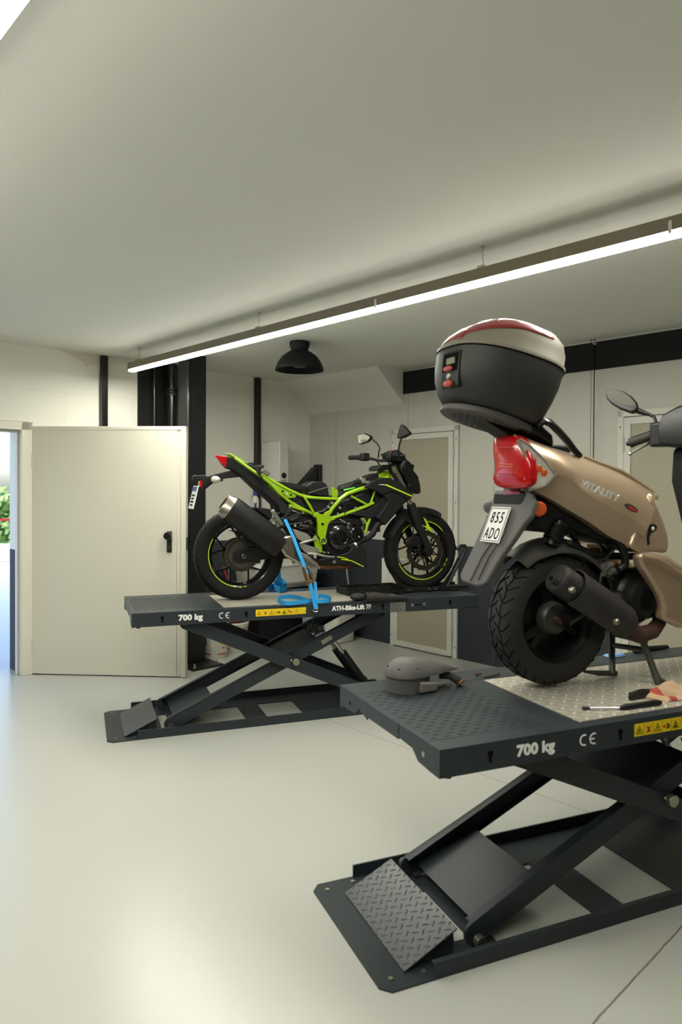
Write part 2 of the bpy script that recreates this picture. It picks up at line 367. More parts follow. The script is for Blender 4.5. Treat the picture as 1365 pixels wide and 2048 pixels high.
# exit doorway frame + open leaf
fr = MB()
for y0, y1 in ((DY0-.06, DY0+.02), (DY1-.02, DY1+.065)): fr.box((W1-.12, y0, 0), (W1+.03, y1, DZ+.045))
fr.box((W1-.12, DY0-.06, DZ-.02), (W1+.03, DY1+.065, DZ+.045))
fr.box((W1-.07, DY1-.035, 0), (W1-.03, DY1-.02, DZ-.02)).box((W1-.07, DY0, DZ-.04), (W1-.03, DY1, DZ-.02))
d1 = struct('door_1', fr, M['doorleaf'], RM, bevel=.003)
HG = V((-2.50, 5.67, 0)); TE = V((-1.233, 5.591, 0)); DL = Frame(HG, math.degrees(math.atan2(TE.y-HG.y, TE.x-HG.x)))
LW = (TE-HG).length
leaf = MB().box((0.0, 0, .008), (LW-.075, .055, 2.0)).box((LW-.075, .008, .008), (LW-.04, .05, 2.0)).box((LW-.04, -.004, .004), (LW, .06, 2.004)).box((0, -.003, 1.975), (LW, .058, 2.004))
dl = thing('exit_door', 'cream steel exit door leaf standing open beside the bright doorway', 'door', DL)
part('leaf_panel', leaf, M['doorleaf'], dl, bevel=.002)
lk = MB().box((LW-.152, -.012, 1.0), (LW-.112, 0, 1.17))
lp = part('handle_plate', lk, M['blackpaint'], dl, bevel=.009, seg=4)
part('knob', MB().lathe([(0, -.075), (.026, -.072), (.032, -.06), (.03, -.045), (.014, -.035), (.014, -.01)], (LW-.132, 0, 1.135), n=28), M['blackgloss'], lp)
part('keyhole', MB().cyl((LW-.132, -.0145, 1.04), (LW-.132, -.011, 1.04), .01), M['steeldark'], lp)
for z in (.22, 1.72):
    part('hinge', MB().cyl((-.022, -.005, z-.07), (-.022, -.005, z+.07), .011, n=14).box((-.03, -.004, z-.06), (.02, 0, z+.06)), M['trimwhite'], dl)
part('latch', MB().box((LW, .01, 1.02), (LW+.006, .04, 1.12)), M['steeldark'], dl)

# portal at the doorway guides the daylight (a real opening)
pa = bpy.data.objects.new('doorway_daylight', bpy.data.lights.new('doorway_daylight', 'AREA')); COL.objects.link(pa)
pa.data.shape = 'RECTANGLE'; pa.data.size = 1.1; pa.data.size_y = 2.0; pa.data.cycles.is_portal = True
pm = (RM.M @ Matrix.Translation((W1-.28, (DY0+DY1)/2, 1.0))).to_3x3()
zx = -(RM.M.to_3x3() @ V((1, 0, 0))); yv = V((0, 0, 1)); xv = yv.cross(zx)
pa.matrix_world = Matrix.Translation(RM.W((W1-.29, (DY0+DY1)/2, 1.0))) @ Matrix((xv, yv, zx)).transposed().to_4x4()

# the two internal doors in the back wall
def panel_door(name, x0, x1, ztop, hinge_right, label):
    o = MB()
    o.box((x0, W2-.022, 0), (x0+.045, W2, ztop)).box((x1-.045, W2-.022, 0), (x1, W2, ztop)).box((x0, W2-.022, ztop-.045), (x1, W2, ztop))
    d = struct(name, o, M['trimwhite'], RM, bevel=.002)
    b0, b1, zt = x0+.05, x1-.05, ztop-.052
    part('door_frame', MB().box((b0, W2-.03, .012), (b0+.05, W2-.004, zt)).box((b1-.05, W2-.03, .012), (b1, W2-.004, zt)).box((b0+.05, W2-.03, zt-.05), (b1-.05, W2-.004, zt)).box((b0+.05, W2-.03, .012), (b1-.05, W2-.004, .06)), M['trimwhite'], d, bevel=.002)
    part('door_panel', MB().box((b0+.05, W2-.022, .06), (b1-.05, W2-.006, zt-.05)), M['panel'], d, smooth=0)
    hx = b1+.002 if hinge_right else b0-.002
    for z in (.25, 1.25, 1.85): part('hinge', MB().cyl((hx, W2-.036, z-.055), (hx, W2-.036, z+.055), .008, n=12).box((hx-.012, W2-.034, z-.05), (hx+.012, W2-.03, z+.05)), M['trimwhite'], d)
    s = MB()
    for z in (.1, .75, 1.4, ztop-.12):
        for x in (x0+.02, x1-.02): s.cyl((x, W2-.0245, z), (x, W2-.02, z), .006, n=10)
    part('screws', s, M['steeldark'], d)
    return d
panel_door('door_2', -4.62, -3.82, 2.09, True, '')
panel_door('door_3', -2.36, -1.45, 2.10, False, '')

# posts and pipes on the block wall
solo('wall_post', 'slim glossy black square post rising above the open exit door, topmost part visible', 'post', MB().box((W1+.002, 2.695, 0), (W1+.05, 2.75, ZC-.004)), M['blackgloss'], RM, (W1+.03, 2.72, 0), bevel=.004)
solo('wall_post', 'slim black square post on the wall left of the water heater', 'post', MB().box((W1+.002, 4.345, 0), (W1+.045, 4.405, ZC-.004)), M['blackpaint'], RM, (W1+.03, 4.37, 0), bevel=.004)
pt = thing('drain_pipe', 'black drain pipe with ribbed coupling beside the steel column', 'pipe', RM, (W1+.075, 3.36, 0))
part('pipe', MB().cyl((W1+.075, 3.36, 0), (W1+.075, 3.36, ZC-.003), .05, n=32), M['blackgloss'], pt)
cp = [(.05, 2.36), (.058, 2.362), (.058, 2.38), (.054, 2.385), (.058, 2.39), (.058, 2.4), (.054, 2.405), (.06, 2.41), (.062, 2.425), (.05, 2.43)]
part('coupling', MB().lathe(cp, (W1+.075, 3.36, 0), axis=(0, 0, 1), n=32), M['blackpaint'], pt)
solo('conduit_pipe', 'thin black conduit left of the ribbed drain pipe', 'pipe', MB().cyl((W1+.035, 3.20, 0), (W1+.035, 3.20, ZC-.003), .018), M['blackgloss'], RM, (W1+.035, 3.17, 0))

# steel column with base plate
ct = thing('steel_column', 'tall black steel column bolted to the floor behind the green motorcycle', 'column', RM, (-5.2, 3.25, 0))
part('base_plate', MB().box((-5.40, 3.12, 0), (-5.02, 3.42, .018)), M['blackpaint'], ct, bevel=.002)
part('shaft', MB().box((-5.37, 3.18, .018), (-5.215, 3.365, ZC-.003)), M['blackpaint'], ct, bevel=.006)
part('edge_strip', MB().box((-5.215, 3.185, .018), (-5.205, 3.20, ZC-.003)), M['blackgloss'], ct, bevel=.002)
for x, y in ((-5.05, 3.15), (-5.06, 3.38), (-5.37, 3.15), (-5.37, 3.39)):
    part('anchor_bolt', MB().cyl((x, y, .018), (x, y, .034), .014, n=6).cyl((x, y, .03), (x, y, .055), .006, n=10), M['chrome'], ct)

# ---------------------------------------------------------------- lamps
def led_line(x0, x1, yc, label, clips, wires):
    z0, z1 = 2.494, 2.549
    t = thing('linear_light', label, 'light', RM, (x0, yc, 2.457), 'linear lamps hung under the ceiling')
    part('housing', MB().box((x0, yc-.027, z0), (x1, yc+.027, z1)).box((x0, yc-.027, 2.480), (x0+.012, yc+.027, z0)), M['profile'], t, bevel=.003)
    part('diffuser', MB().box((x0+.012, yc-.024, 2.476), (x1, yc+.024, 2.479)).box((x0+.012, yc-.026, 2.479), (x1, yc+.026, z0), 1), [M['led'], M['ledside']], t, smooth=0, label='white glowing diffuser')
    for x in clips: part('clip', MB().box((x-.006, yc-.032, 2.482), (x+.006, yc-.027, 2.53)), M['trimwhite'], t)
    for x in wires:
        wp = [(x, yc-.0, ZC), (x, yc, ZC-.015)] + [(x+.004*math.sin(i*2.1), yc+.003*math.cos(i*2.1), ZC-.015-.008*i) for i in range(1, 8)] + [(x, yc, z1+.01)]
        part('hanger', MB().tube(wp, .0018, n=6).cyl((x, yc, ZC-.004), (x, yc, ZC-.0005), .012, n=12).box((x-.018, yc-.02, z1), (x+.018, yc+.0, z1+.012)), M['zinc'], t)
    return t
led_line(-5.45, -.25, 2.78, 'long linear light crossing the frame above both motorcycles', (-2.62, -1.08), (-5.3, -3.69, -1.95, -.4))
led_line(-4.6, .4, .50, 'linear light whose bright edge shows in the upper left corner', (), (-4.4, -2.6, -.8, 1.0))
t = thing('ceiling_lamp', 'black dome ceiling lamp with short round neck', 'lamp', RM, (-4.19, 3.55, ZC))
part('neck', MB().lathe([(0, 0), (.075, 0), (.08, -.015), (.072, -.05), (.062, -.075)], (-4.19, 3.55, ZC-.001), axis=(0, 0, 1), n=40), M['plasticmatt'], t)
dm = [(.05, -.065), (.09, -.082), (.135, -.115), (.168, -.16), (.186, -.205), (.19, -.222), (.184, -.22), (.16, -.165), (.125, -.125), (.08, -.095), (.04, -.08)]
part('dome_shade', MB().lathe(dm, (-4.19, 3.55, ZC), axis=(0, 0, 1), n=56), M['plasticmatt'], t)
part('bulb_cover', MB().lathe([(0, -.2), (.05, -.195), (.06, -.17), (.05, -.10)], (-4.19, 3.55, ZC), axis=(0, 0, 1), n=24), M['greyplastic'], t)
# pull wire with hook in front of the back wall
hk = RM.z(1206, 684, ZC); hx, hy = hk.x, W2-.06
t = thing('hook_cable', 'thin dark cable hanging from a small metal ceiling hook, right of the top case', 'cable', RM, (hx, hy, ZC))
part('hook', MB().cyl((hx, hy, ZC), (hx, hy, ZC-.008), .02, n=16).tube([(hx, hy, ZC), (hx, hy, ZC-.03), (hx+.012, hy, ZC-.045), (hx+.025, hy, ZC-.035)], .005, n=8), M['chrome'], t)
part('wire', MB().tube([(hx+.012, hy, ZC-.045), (hx+.012, hy, 1.62)], .0035, n=8), M['ink'], t)
part('wire_end', MB().cyl((hx+.012, hy, 1.64), (hx+.012, hy, 1.60), .009, n=10), M['ink'], t)

# ---------------------------------------------------------------- fittings round the corner behind the green motorcycle
hy0, hy1 = RM.x(529, 950, W1+.05).y, RM.x(581, 950, W1+.22).y
t = thing('water_heater', 'white upright wall water heater with round dark dial', 'water heater', RM, (W1+.13, 4.65, 1.2))
sec = []
for z in (1.22, 2.0):
    sec.append([(W1+.03, hy0+.01, z), (W1+.03, hy1-.01, z), (W1+.17, hy1-.01, z), (W1+.22, hy1-.04, z), (W1+.245, (hy0+hy1)/2+.06, z), (W1+.245, (hy0+hy1)/2-.06, z), (W1+.22, hy0+.04, z), (W1+.17, hy0+.01, z)])
part('body', MB().loft(sec), M['white'], t, bevel=.008, smooth=50)
part('side_cover', MB().box((W1, hy0-.03, 1.24), (W1+.06, hy0+.03, 1.99)), M['trimwhite'], t, bevel=.004)
part('dial', MB().lathe([(0, .012), (.026, .012), (.03, 0), (.03, -.01)], (W1+.2455, RM.x(568, 951, W1+.245).y, RM.x(568, 951, W1+.245).z), axis=(1, 0, 0), n=28), M['plastic'], t)
part('logo_strip', MB().box((W1+.245, RM.x(563, 960, W1+.245).y, 1.60), (W1+.2465, RM.x(573, 960, W1+.245).y, 1.607)), M['greyplastic'], t)
for y in (hy0+.07, hy1-.08):
    part('water_pipe', MB().tube([(W1+.1, y, 1.225), (W1+.1, y, 1.15), (W1+.07, y+.02, 1.08), (W1+.03, y+.03, 1.05)], .008, n=8), M['chrome'], t)
# bracket in the corner
t = thing('wall_bracket', 'black triangular steel bracket in the wall corner above the seat', 'bracket', RM, (W1+.1, 5.02, 1.5))
part('upright', MB().box((W1+.12, W2-.05, 1.38), (W1+.215, W2-.004, 1.78)), M['blackpaint'], t, bevel=.003)
part('diagonal_arm', MB().bar((W1+.16, W2-.045, 1.72), (W1+.16, W2-.34, 1.46), .08, .09, up=(1, 0, 0)), M['blackpaint'], t, bevel=.003)
part('lower_arm', MB().box((W1+.12, W2-.30, 1.38), (W1+.2, W2-.05, 1.44)), M['blackpaint'], t, bevel=.003)
# wash basin
t = thing('wash_basin', 'white plastic wash tub on the wall behind the rear wheel', 'sink', RM, (-5.6, 4.6, .0))
a, b = RM.x(641, 1137, -5.42), RM.x(516, 1128, -5.42); zt2, zb2 = RM.x(641, 1120, -5.42).z, RM.x(641, 1171, -5.42).z
rg = lambda x0, x1, y0, y1, z: [(x0+.03, y0, z), (x1-.03, y0, z), (x1, y0+.03, z), (x1, y1-.03, z), (x1-.03, y1, z), (x0+.03, y1, z), (x0, y1-.03, z), (x0, y0+.03, z)]
yA, yB = b.y, a.y
part('tub', MB().loft([rg(-5.80, -5.50, yA+.06, yB-.06, zb2), rg(-5.82, -5.43, yA+.02, yB-.02, zb2+.06), rg(-5.83, -5.42, yA, yB, zt2-.04), rg(-5.84, -5.40, yA-.015, yB+.015, zt2-.035), rg(-5.84, -5.40, yA-.015, yB+.015, zt2), rg(-5.81, -5.44, yA+.02, yB-.02, zt2), rg(-5.78, -5.5, yA+.07, yB-.07, zb2+.08)]), M['whiteplastic'], t, bevel=.006, smooth=50)
part('cabinet', MB().box((-5.83, yA+.08, 0), (-5.5, yB-.08, zb2-.003)), M['plasticmatt'], t, bevel=.01)
part('tap', MB().tube([(-5.82, (yA+yB)/2, zt2), (-5.82, (yA+yB)/2, zt2+.1), (-5.76, (yA+yB)/2, zt2+.13), (-5.68, (yA+yB)/2, zt2+.1)], .012, n=10), M['chrome'], t)
# shelf + bottle
solo('wall_shelf', 'small white shelf under the blue-capped bottle, mostly hidden by the muffler', 'shelf', MB().box((W1, 4.16, 1.185), (W1+.16, 4.62, 1.205)), M['white'], RM, (W1+.08, 4.4, 1.185), bevel=.003)
bq = RM.x(511, 1000, W1+.085); by = bq.y
t = thing('detergent_bottle', 'clear bottle with dark blue cap and blue lettering on the wall shelf', 'bottle', RM, (W1+.085, by, 1.206))
part('bottle_body', MB().lathe([(0, 0), (.034, .0), (.036, .02), (.036, .19), (.03, .215), (.016, .235), (.015, .245)], (W1+.085, by, 1.206), axis=(0, 0, 1), n=28), M['whiteplastic'], t)
part('cap', MB().lathe([(0, .29), (.019, .29), (.02, .24), (0, .24)], (W1+.085, by, 1.206), axis=(0, 0, 1), n=20), M['blueink'], t, label='dark blue screw cap')
part('label_text', text_mb('Allnet', .062, basis((W1+.085+.036, by-.012, 1.225), (0, 0, 1), (0, -1, 0)) , bold=.002), M['blueink'], t)
# white bin and canister
solo('water_canister', 'white plastic canister on the floor by the dark wall band', 'canister', MB().loft([rg(-5.16, -4.97, 4.70, 4.96, .0), rg(-5.17, -4.96, 4.68, 4.98, .3), rg(-5.15, -4.98, 4.70, 4.96, .40)]), M['whiteplastic'], RM, (-5.02, 4.87, 0), bevel=.015, smooth=50)
t = thing('pedal_bin', 'pale grey-blue plastic box beside the white canister under the lift', 'box', RM, (-5.35, 4.75, 0))
t['label'] = 'pale grey-blue plastic box seen under the far lift, left of the white canister'
a = RM.z(655, 1270, .0)
part('box_body', MB().loft([rg(-5.38, -5.2, 4.6, 4.84, 0), rg(-5.39, -5.19, 4.58, 4.86, .42)]), mat('pale_blue_plastic', (150, 164, 186), .5), t, bevel=.012, smooth=50)
pa_, pb_ = RM.y(763, 1116, W2-.14), RM.y(797, 1200, W2-.14)
t = thing('paper_dispenser', 'white paper dispenser on the dark wall band left of the front wheel', 'dispenser', RM, ((pa_.x+pb_.x)/2, W2, pb_.z))
part('dispenser_body', MB().box((pa_.x, W2-.14, pb_.z), (pb_.x, W2-.002, pa_.z)), M['whiteplastic'], t, bevel=.012, seg=3)
part('paper_sheet', MB().ribbon([(pb_.x-.06, W2-.142, pa_.z-.08), (pb_.x-.07, W2-.16, pa_.z-.2), (pb_.x-.04, W2-.15, pb_.z-.02)], (1, 0, 0), .16, .002), M['trimwhite'], t)
# thin broom handle seen behind engine
# paint buckets
def bucket(px, py, r, h, label, lidmat):
    x, y = px, py
    t = thing('paint_bucket', label, 'bucket', RM, (x, y, 0), 'paint buckets on the floor')
    part('pail', MB().lathe([(0, 0), (r*.9, 0), (r*.93, .01), (r*.985, h*.86), (r*1.03, h*.87), (r*1.03, h*.93), (r, h*.94)], (x, y, 0), axis=(0, 0, 1), n=48), M['white'], t)
    part('lid', MB().lathe([(r*1.04, h*.93), (r*1.05, h*.97), (r*.98, h), (r*.94, h*.985), (0, h*.985)], (x, y, 0), axis=(0, 0, 1), n=48), lidmat, t)
    vd = math.degrees(math.atan2((RM.I @ EYE).y-y, (RM.I @ EYE).x-x))
    def patch(a0, a1, z0, z1, m_, nm, lb=None, rr=1.0):
        q = MB(); n = 10
        for i in range(n):
            A, Bn = math.radians(vd+a0+(a1-a0)*i/n), math.radians(vd+a0+(a1-a0)*(i+1)/n)
            def P(t_, z): R_ = (r*(.93+.055*z/(h*.86)) + .0015)*rr; return (x+R_*math.cos(t_), y+R_*math.sin(t_), z)
            q.add([P(A, z0), P(Bn, z0), P(Bn, z1), P(A, z1)], [(0, 1, 2, 3)])
        return part(nm, q, m_, t, label=lb)
    patch(-85, -20, h*.12, h*.15, M['redink'], 'stripe'); patch(-85, -20, h*.78, h*.81, M['redink'], 'stripe')
    patch(10, 60, h*.12, h*.15, M['redink'], 'stripe'); patch(10, 60, h*.78, h*.81, M['redink'], 'stripe')
    patch(-80, -45, h*.38, h*.7, M['ink'], 'text_block')
    for k in range(4): patch(-78, -47, h*(.43+.07*k), h*(.445+.07*k), M['whiteink'], 'text_line', rr=1.006)
    patch(-78, -48, h*.2, h*.33, M['alu'], 'text_block')
    patch(14, 52, h*.55, h*.62, M['redink'], 'label_mark'); patch(20, 50, h*.4, h*.44, M['greendecal'], 'label_mark'); patch(34, 46, h*.28, h*.32, M['redink'], 'label_mark'); patch(30, 54, h*.64, h*.74, M['greyplastic'], 'label_mark')
    patch(-25, -5, h*.3, h*.62, M['whiteplastic'], 'label_mark')
    hd = [(x+r*1.05*math.cos(math.radians(vd+90*s_)), y+r*1.05*math.sin(math.radians(vd+90*s_)), h*.8) for s_ in (-1, 1)]
    mid = V((math.cos(math.radians(vd)), math.sin(math.radians(vd)), 0))
    arc = []
    for k in range(13):
        a_ = PI*k/12; c_ = -math.cos(a_); s_ = math.sin(a_)
        arc.append(V((x, y, h*.8)) + (V(hd[1])-V(hd[0]))/2*c_ + mid*(r*1.08)*s_*.94 + V((0, 0, h*.09*s_)))
    part('wire_handle', MB().tube(arc, .0025, n=6), M['zinc'], t)
bucket(-5.34, 3.55, .115, .33, 'white paint bucket nearer the steel column, with red and black print', M['white'])
bucket(-5.45, 3.83, .132, .27, 'wider white paint bucket right of the first, under a red lid', M['white'])
# red fire hose reel/drum behind buckets
p = V((-5.45, 3.83, 0))
t = thing('oil_funnel', 'red plastic basin standing on the wider paint bucket', 'basin', RM, (p.x, p.y, .272))
part('red_bowl', MB().lathe([(0, .275), (.10, .277), (.125, .32), (.137, .335), (.137, .342), (.12, .34), (.09, .29), (0, .287)], (p.x, p.y, 0), axis=(0, 0, 1), n=40), M['redink'], t)
p = RM.z(505, 1290, 0)
solo('air_hose', 'red air hose hanging in front of the dark wall band by the buckets', 'hose', MB().tube([(W1+.06, p.y-.15, .75), (W1+.08, p.y-.1, .6), (W1+.1, p.y-.08, .45), (W1+.09, p.y-.13, .32), (W1+.07, p.y-.2, .3)], .008, n=8), M['redink'], RM, (W1+.06, p.y-.15, .75))
p = RM.x(374, 1240, W1+.04)
solo('fire_extinguisher', 'strip of red fire extinguisher visible between exit door and column', 'extinguisher',
     MB().lathe([(0, .0), (.07, 0), (.075, .02), (.075, .38), (.06, .43), (.03, .46), (.02, .5), (0, .5)], (W1+.11, 3.07, .42), axis=(0, 0, 1), n=32), M['redink'], RM, (W1+.11, 3.07, .42))

# ---------------------------------------------------------------- outside
OUT = Frame((0, 0, 0), -46.3)
struct('outside_ground', MB().box((-40, -14, -.12), (W1-.3, 22, -.02)), M['ground'], RM, smooth=0)
def wall_y(px, d): return V((d*(px-CX)/FPX, d, 0))
WF = Frame((0, 0, 0), 0)
solo('curb_wall', 'low pale wall under the hedge outside the doorway', 'wall', MB().box((-12.5, 14.6, -.02), (-4.5, 15.2, .32)), M['curb'], WF, (-8, 14.9, -.02), bevel=.02)
hd = MB()
for i in range(2600):
    x = -11.5+random.random()*6; y = 15.3+random.random()*1.2; z = .3+random.random()*1.15+.1*math.sin(x*3)
    s_ = .07+random.random()*.07; a = V((random.gauss(0,1), random.gauss(0,1), random.gauss(0,1))).normalized(); b_ = a.orthogonal().normalized(); c_ = a.cross(b_)
    hd.add([V((x,y,z))+b_*s_, V((x,y,z))+c_*s_*.6, V((x,y,z))-b_*s_, V((x,y,z))-c_*s_*.6], [(0,1,2,3)])
t = thing('hedge', 'clipped green hedge seen through the exit doorway', 'hedge', WF, (-8.5, 15.9, 0))
part('hedge_foliage', hd, M['leaf'], t, smooth=0)
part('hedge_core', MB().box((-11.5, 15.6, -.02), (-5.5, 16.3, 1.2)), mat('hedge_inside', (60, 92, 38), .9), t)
br = thing('barrier', 'red bar barrier crossing in front of the hedge outside', 'barrier', WF, (-6.2, 12, 0))
part('bar', MB().box((-9.5, 11.98, .955), (-4.6, 12.02, .99)), M['redtape'], br)
for x in (-9.45, -4.65): part('post', MB().cyl((x, 12, -.02), (x, 12, .99), .025), M['greyplastic'], br)
tr = thing('tree', 'tree branch with pale leaves high in the doorway', 'tree', WF, (-12.6, 20, 0))
part('trunk', MB().tube([(-12.6, 20, -.02), (-12.5, 20, 2), (-12.7, 20.1, 3.6)], [.16, .12, .06], n=12), M['bark'], tr)
lf = MB()
for i in range(900):
    d_ = V((random.gauss(0,1), random.gauss(0,1), random.gauss(0,.8))); d_ = d_.normalized()*(random.random()**.4)*2.0; q = V((-12.4, 20, 3.4))+d_*V((1.25,1,.7)) if False else V((-12.3+d_.x*1.1, 20+d_.y, 3.5+d_.z*.62))
    s_ = .13; a = V((random.gauss(0,1), random.gauss(0,1), random.gauss(0,1))).normalized(); b_ = a.orthogonal().normalized(); c_ = a.cross(b_)
    lf.add([q+b_*s_, q+c_*s_*.6, q-b_*s_, q-c_*s_*.6], [(0,1,2,3)])
part('tree_foliage', lf, M['leaf'], tr, smooth=0)

# ================================================================ lifts
def warning_strip(x0, x1, z0, z1, y, par):
    k = 8; w = (x1-x0)/k
    lab = part('warning_label', MB().box((x0, y-.0012, z0), (x1, y, z1)), M['yellow'], par, label='yellow strip of warning pictograms')
    ln, red, blk = MB(), MB(), MB(); yy = y-.0016
    for i in range(k):
        cx = x0+w*(i+.5); cz = (z0+z1)/2-.002; s_ = w*.36
        if i: ln.box((x0+w*i-.0004, yy, z0+.001), (x0+w*i+.0004, y, z1-.001))
        def seg(a, b, m_, th=.0022): m_.bar((a[0], yy, a[1]), (b[0], yy, b[1]), .0006, th, up=(0, 1, 0))
        if i in (0, 2, 4, 6):
            tri = [(cx-s_, cz-s_*.75), (cx+s_, cz-s_*.75), (cx, cz+s_*.95)]
            for j in range(3): seg(tri[j], tri[(j+1)%3], ln, .0018)
            if i == 6: seg((cx, cz-s_*.15), (cx, cz+s_*.4), blk); seg((cx, cz-s_*.5), (cx, cz-s_*.35), blk)
            elif i == 4: blk.box((cx-s_*.5, yy, cz-s_*.6), (cx+s_*.45, y, cz-s_*.2)); seg((cx-s_*.1, cz-s_*.4), (cx+s_*.15, cz+s_*.45), blk, .004)
            elif i == 2:
                for a0 in range(6): A = a0*50; seg((cx+s_*.3*math.cos(math.radians(A)), cz-s_*.15+s_*.3*math.sin(math.radians(A))), (cx+s_*.3*math.cos(math.radians(A+50)), cz-s_*.15+s_*.3*math.sin(math.radians(A+50))), blk)
            else: seg((cx-s_*.35, cz-s_*.55), (cx+s_*.1, cz+s_*.3), blk); seg((cx+s_*.1, cz+s_*.3), (cx+s_*.25, cz-s_*.5), blk)
        elif i == 1: seg((cx-s_*.7, cz-s_*.8), (cx+s_*.7, cz+s_*.8), red, .0035); seg((cx-s_*.7, cz+s_*.8), (cx+s_*.7, cz-s_*.8), red, .0035); seg((cx, cz-s_*.7), (cx, cz+s_*.5), blk, .004)
        elif i == 3: red.box((cx-s_*1.1, yy, cz-s_*.25), (cx-s_*.2, y, cz+s_*.25)); seg((cx-s_*.1, cz-s_*.6), (cx+s_*.5, cz), blk, .004); seg((cx+s_*.5, cz), (cx-s_*.1, cz+s_*.6), blk, .004); seg((cx+s_*.4, cz+s_*.6), (cx+s_*1.0, cz), blk, .003); seg((cx+s_*1., cz), (cx+s_*.4, cz-s_*.6), blk, .003)
        elif i == 5: red.box((cx-s_*.9, yy, cz-s_*.1), (cx-s_*.45, y, cz+s_*.8)); seg((cx-s_*.2, cz+s_*.3), (cx+s_*.3, cz-s_*.4), blk, .004); seg((cx+s_*.3, cz-s_*.4), (cx+s_*.9, cz), blk, .004); seg((cx-s_*.6, cz-s_*.6), (cx, cz-s_*.3), blk, .004)
        elif i == 7:
            for (a, b_) in (((-.9, -.5), (0, -.7)), ((0, -.7), (.9, -.5)), ((-.9, .6), (0, .4)), ((0, .4), (.9, .6)), ((-.9, -.5), (-.9, .6)), ((.9, -.5), (.9, .6)), ((0, -.7), (0, .4))): seg((cx+a[0]*s_, cz+a[1]*s_), (cx+b_[0]*s_, cz+b_[1]*s_), ln, .001)
    part('pictogram_outline', ln, M['ink'], lab); part('pictogram_red', red, M['redink'], lab); part('pictogram_black', blk, M['ink'], lab)

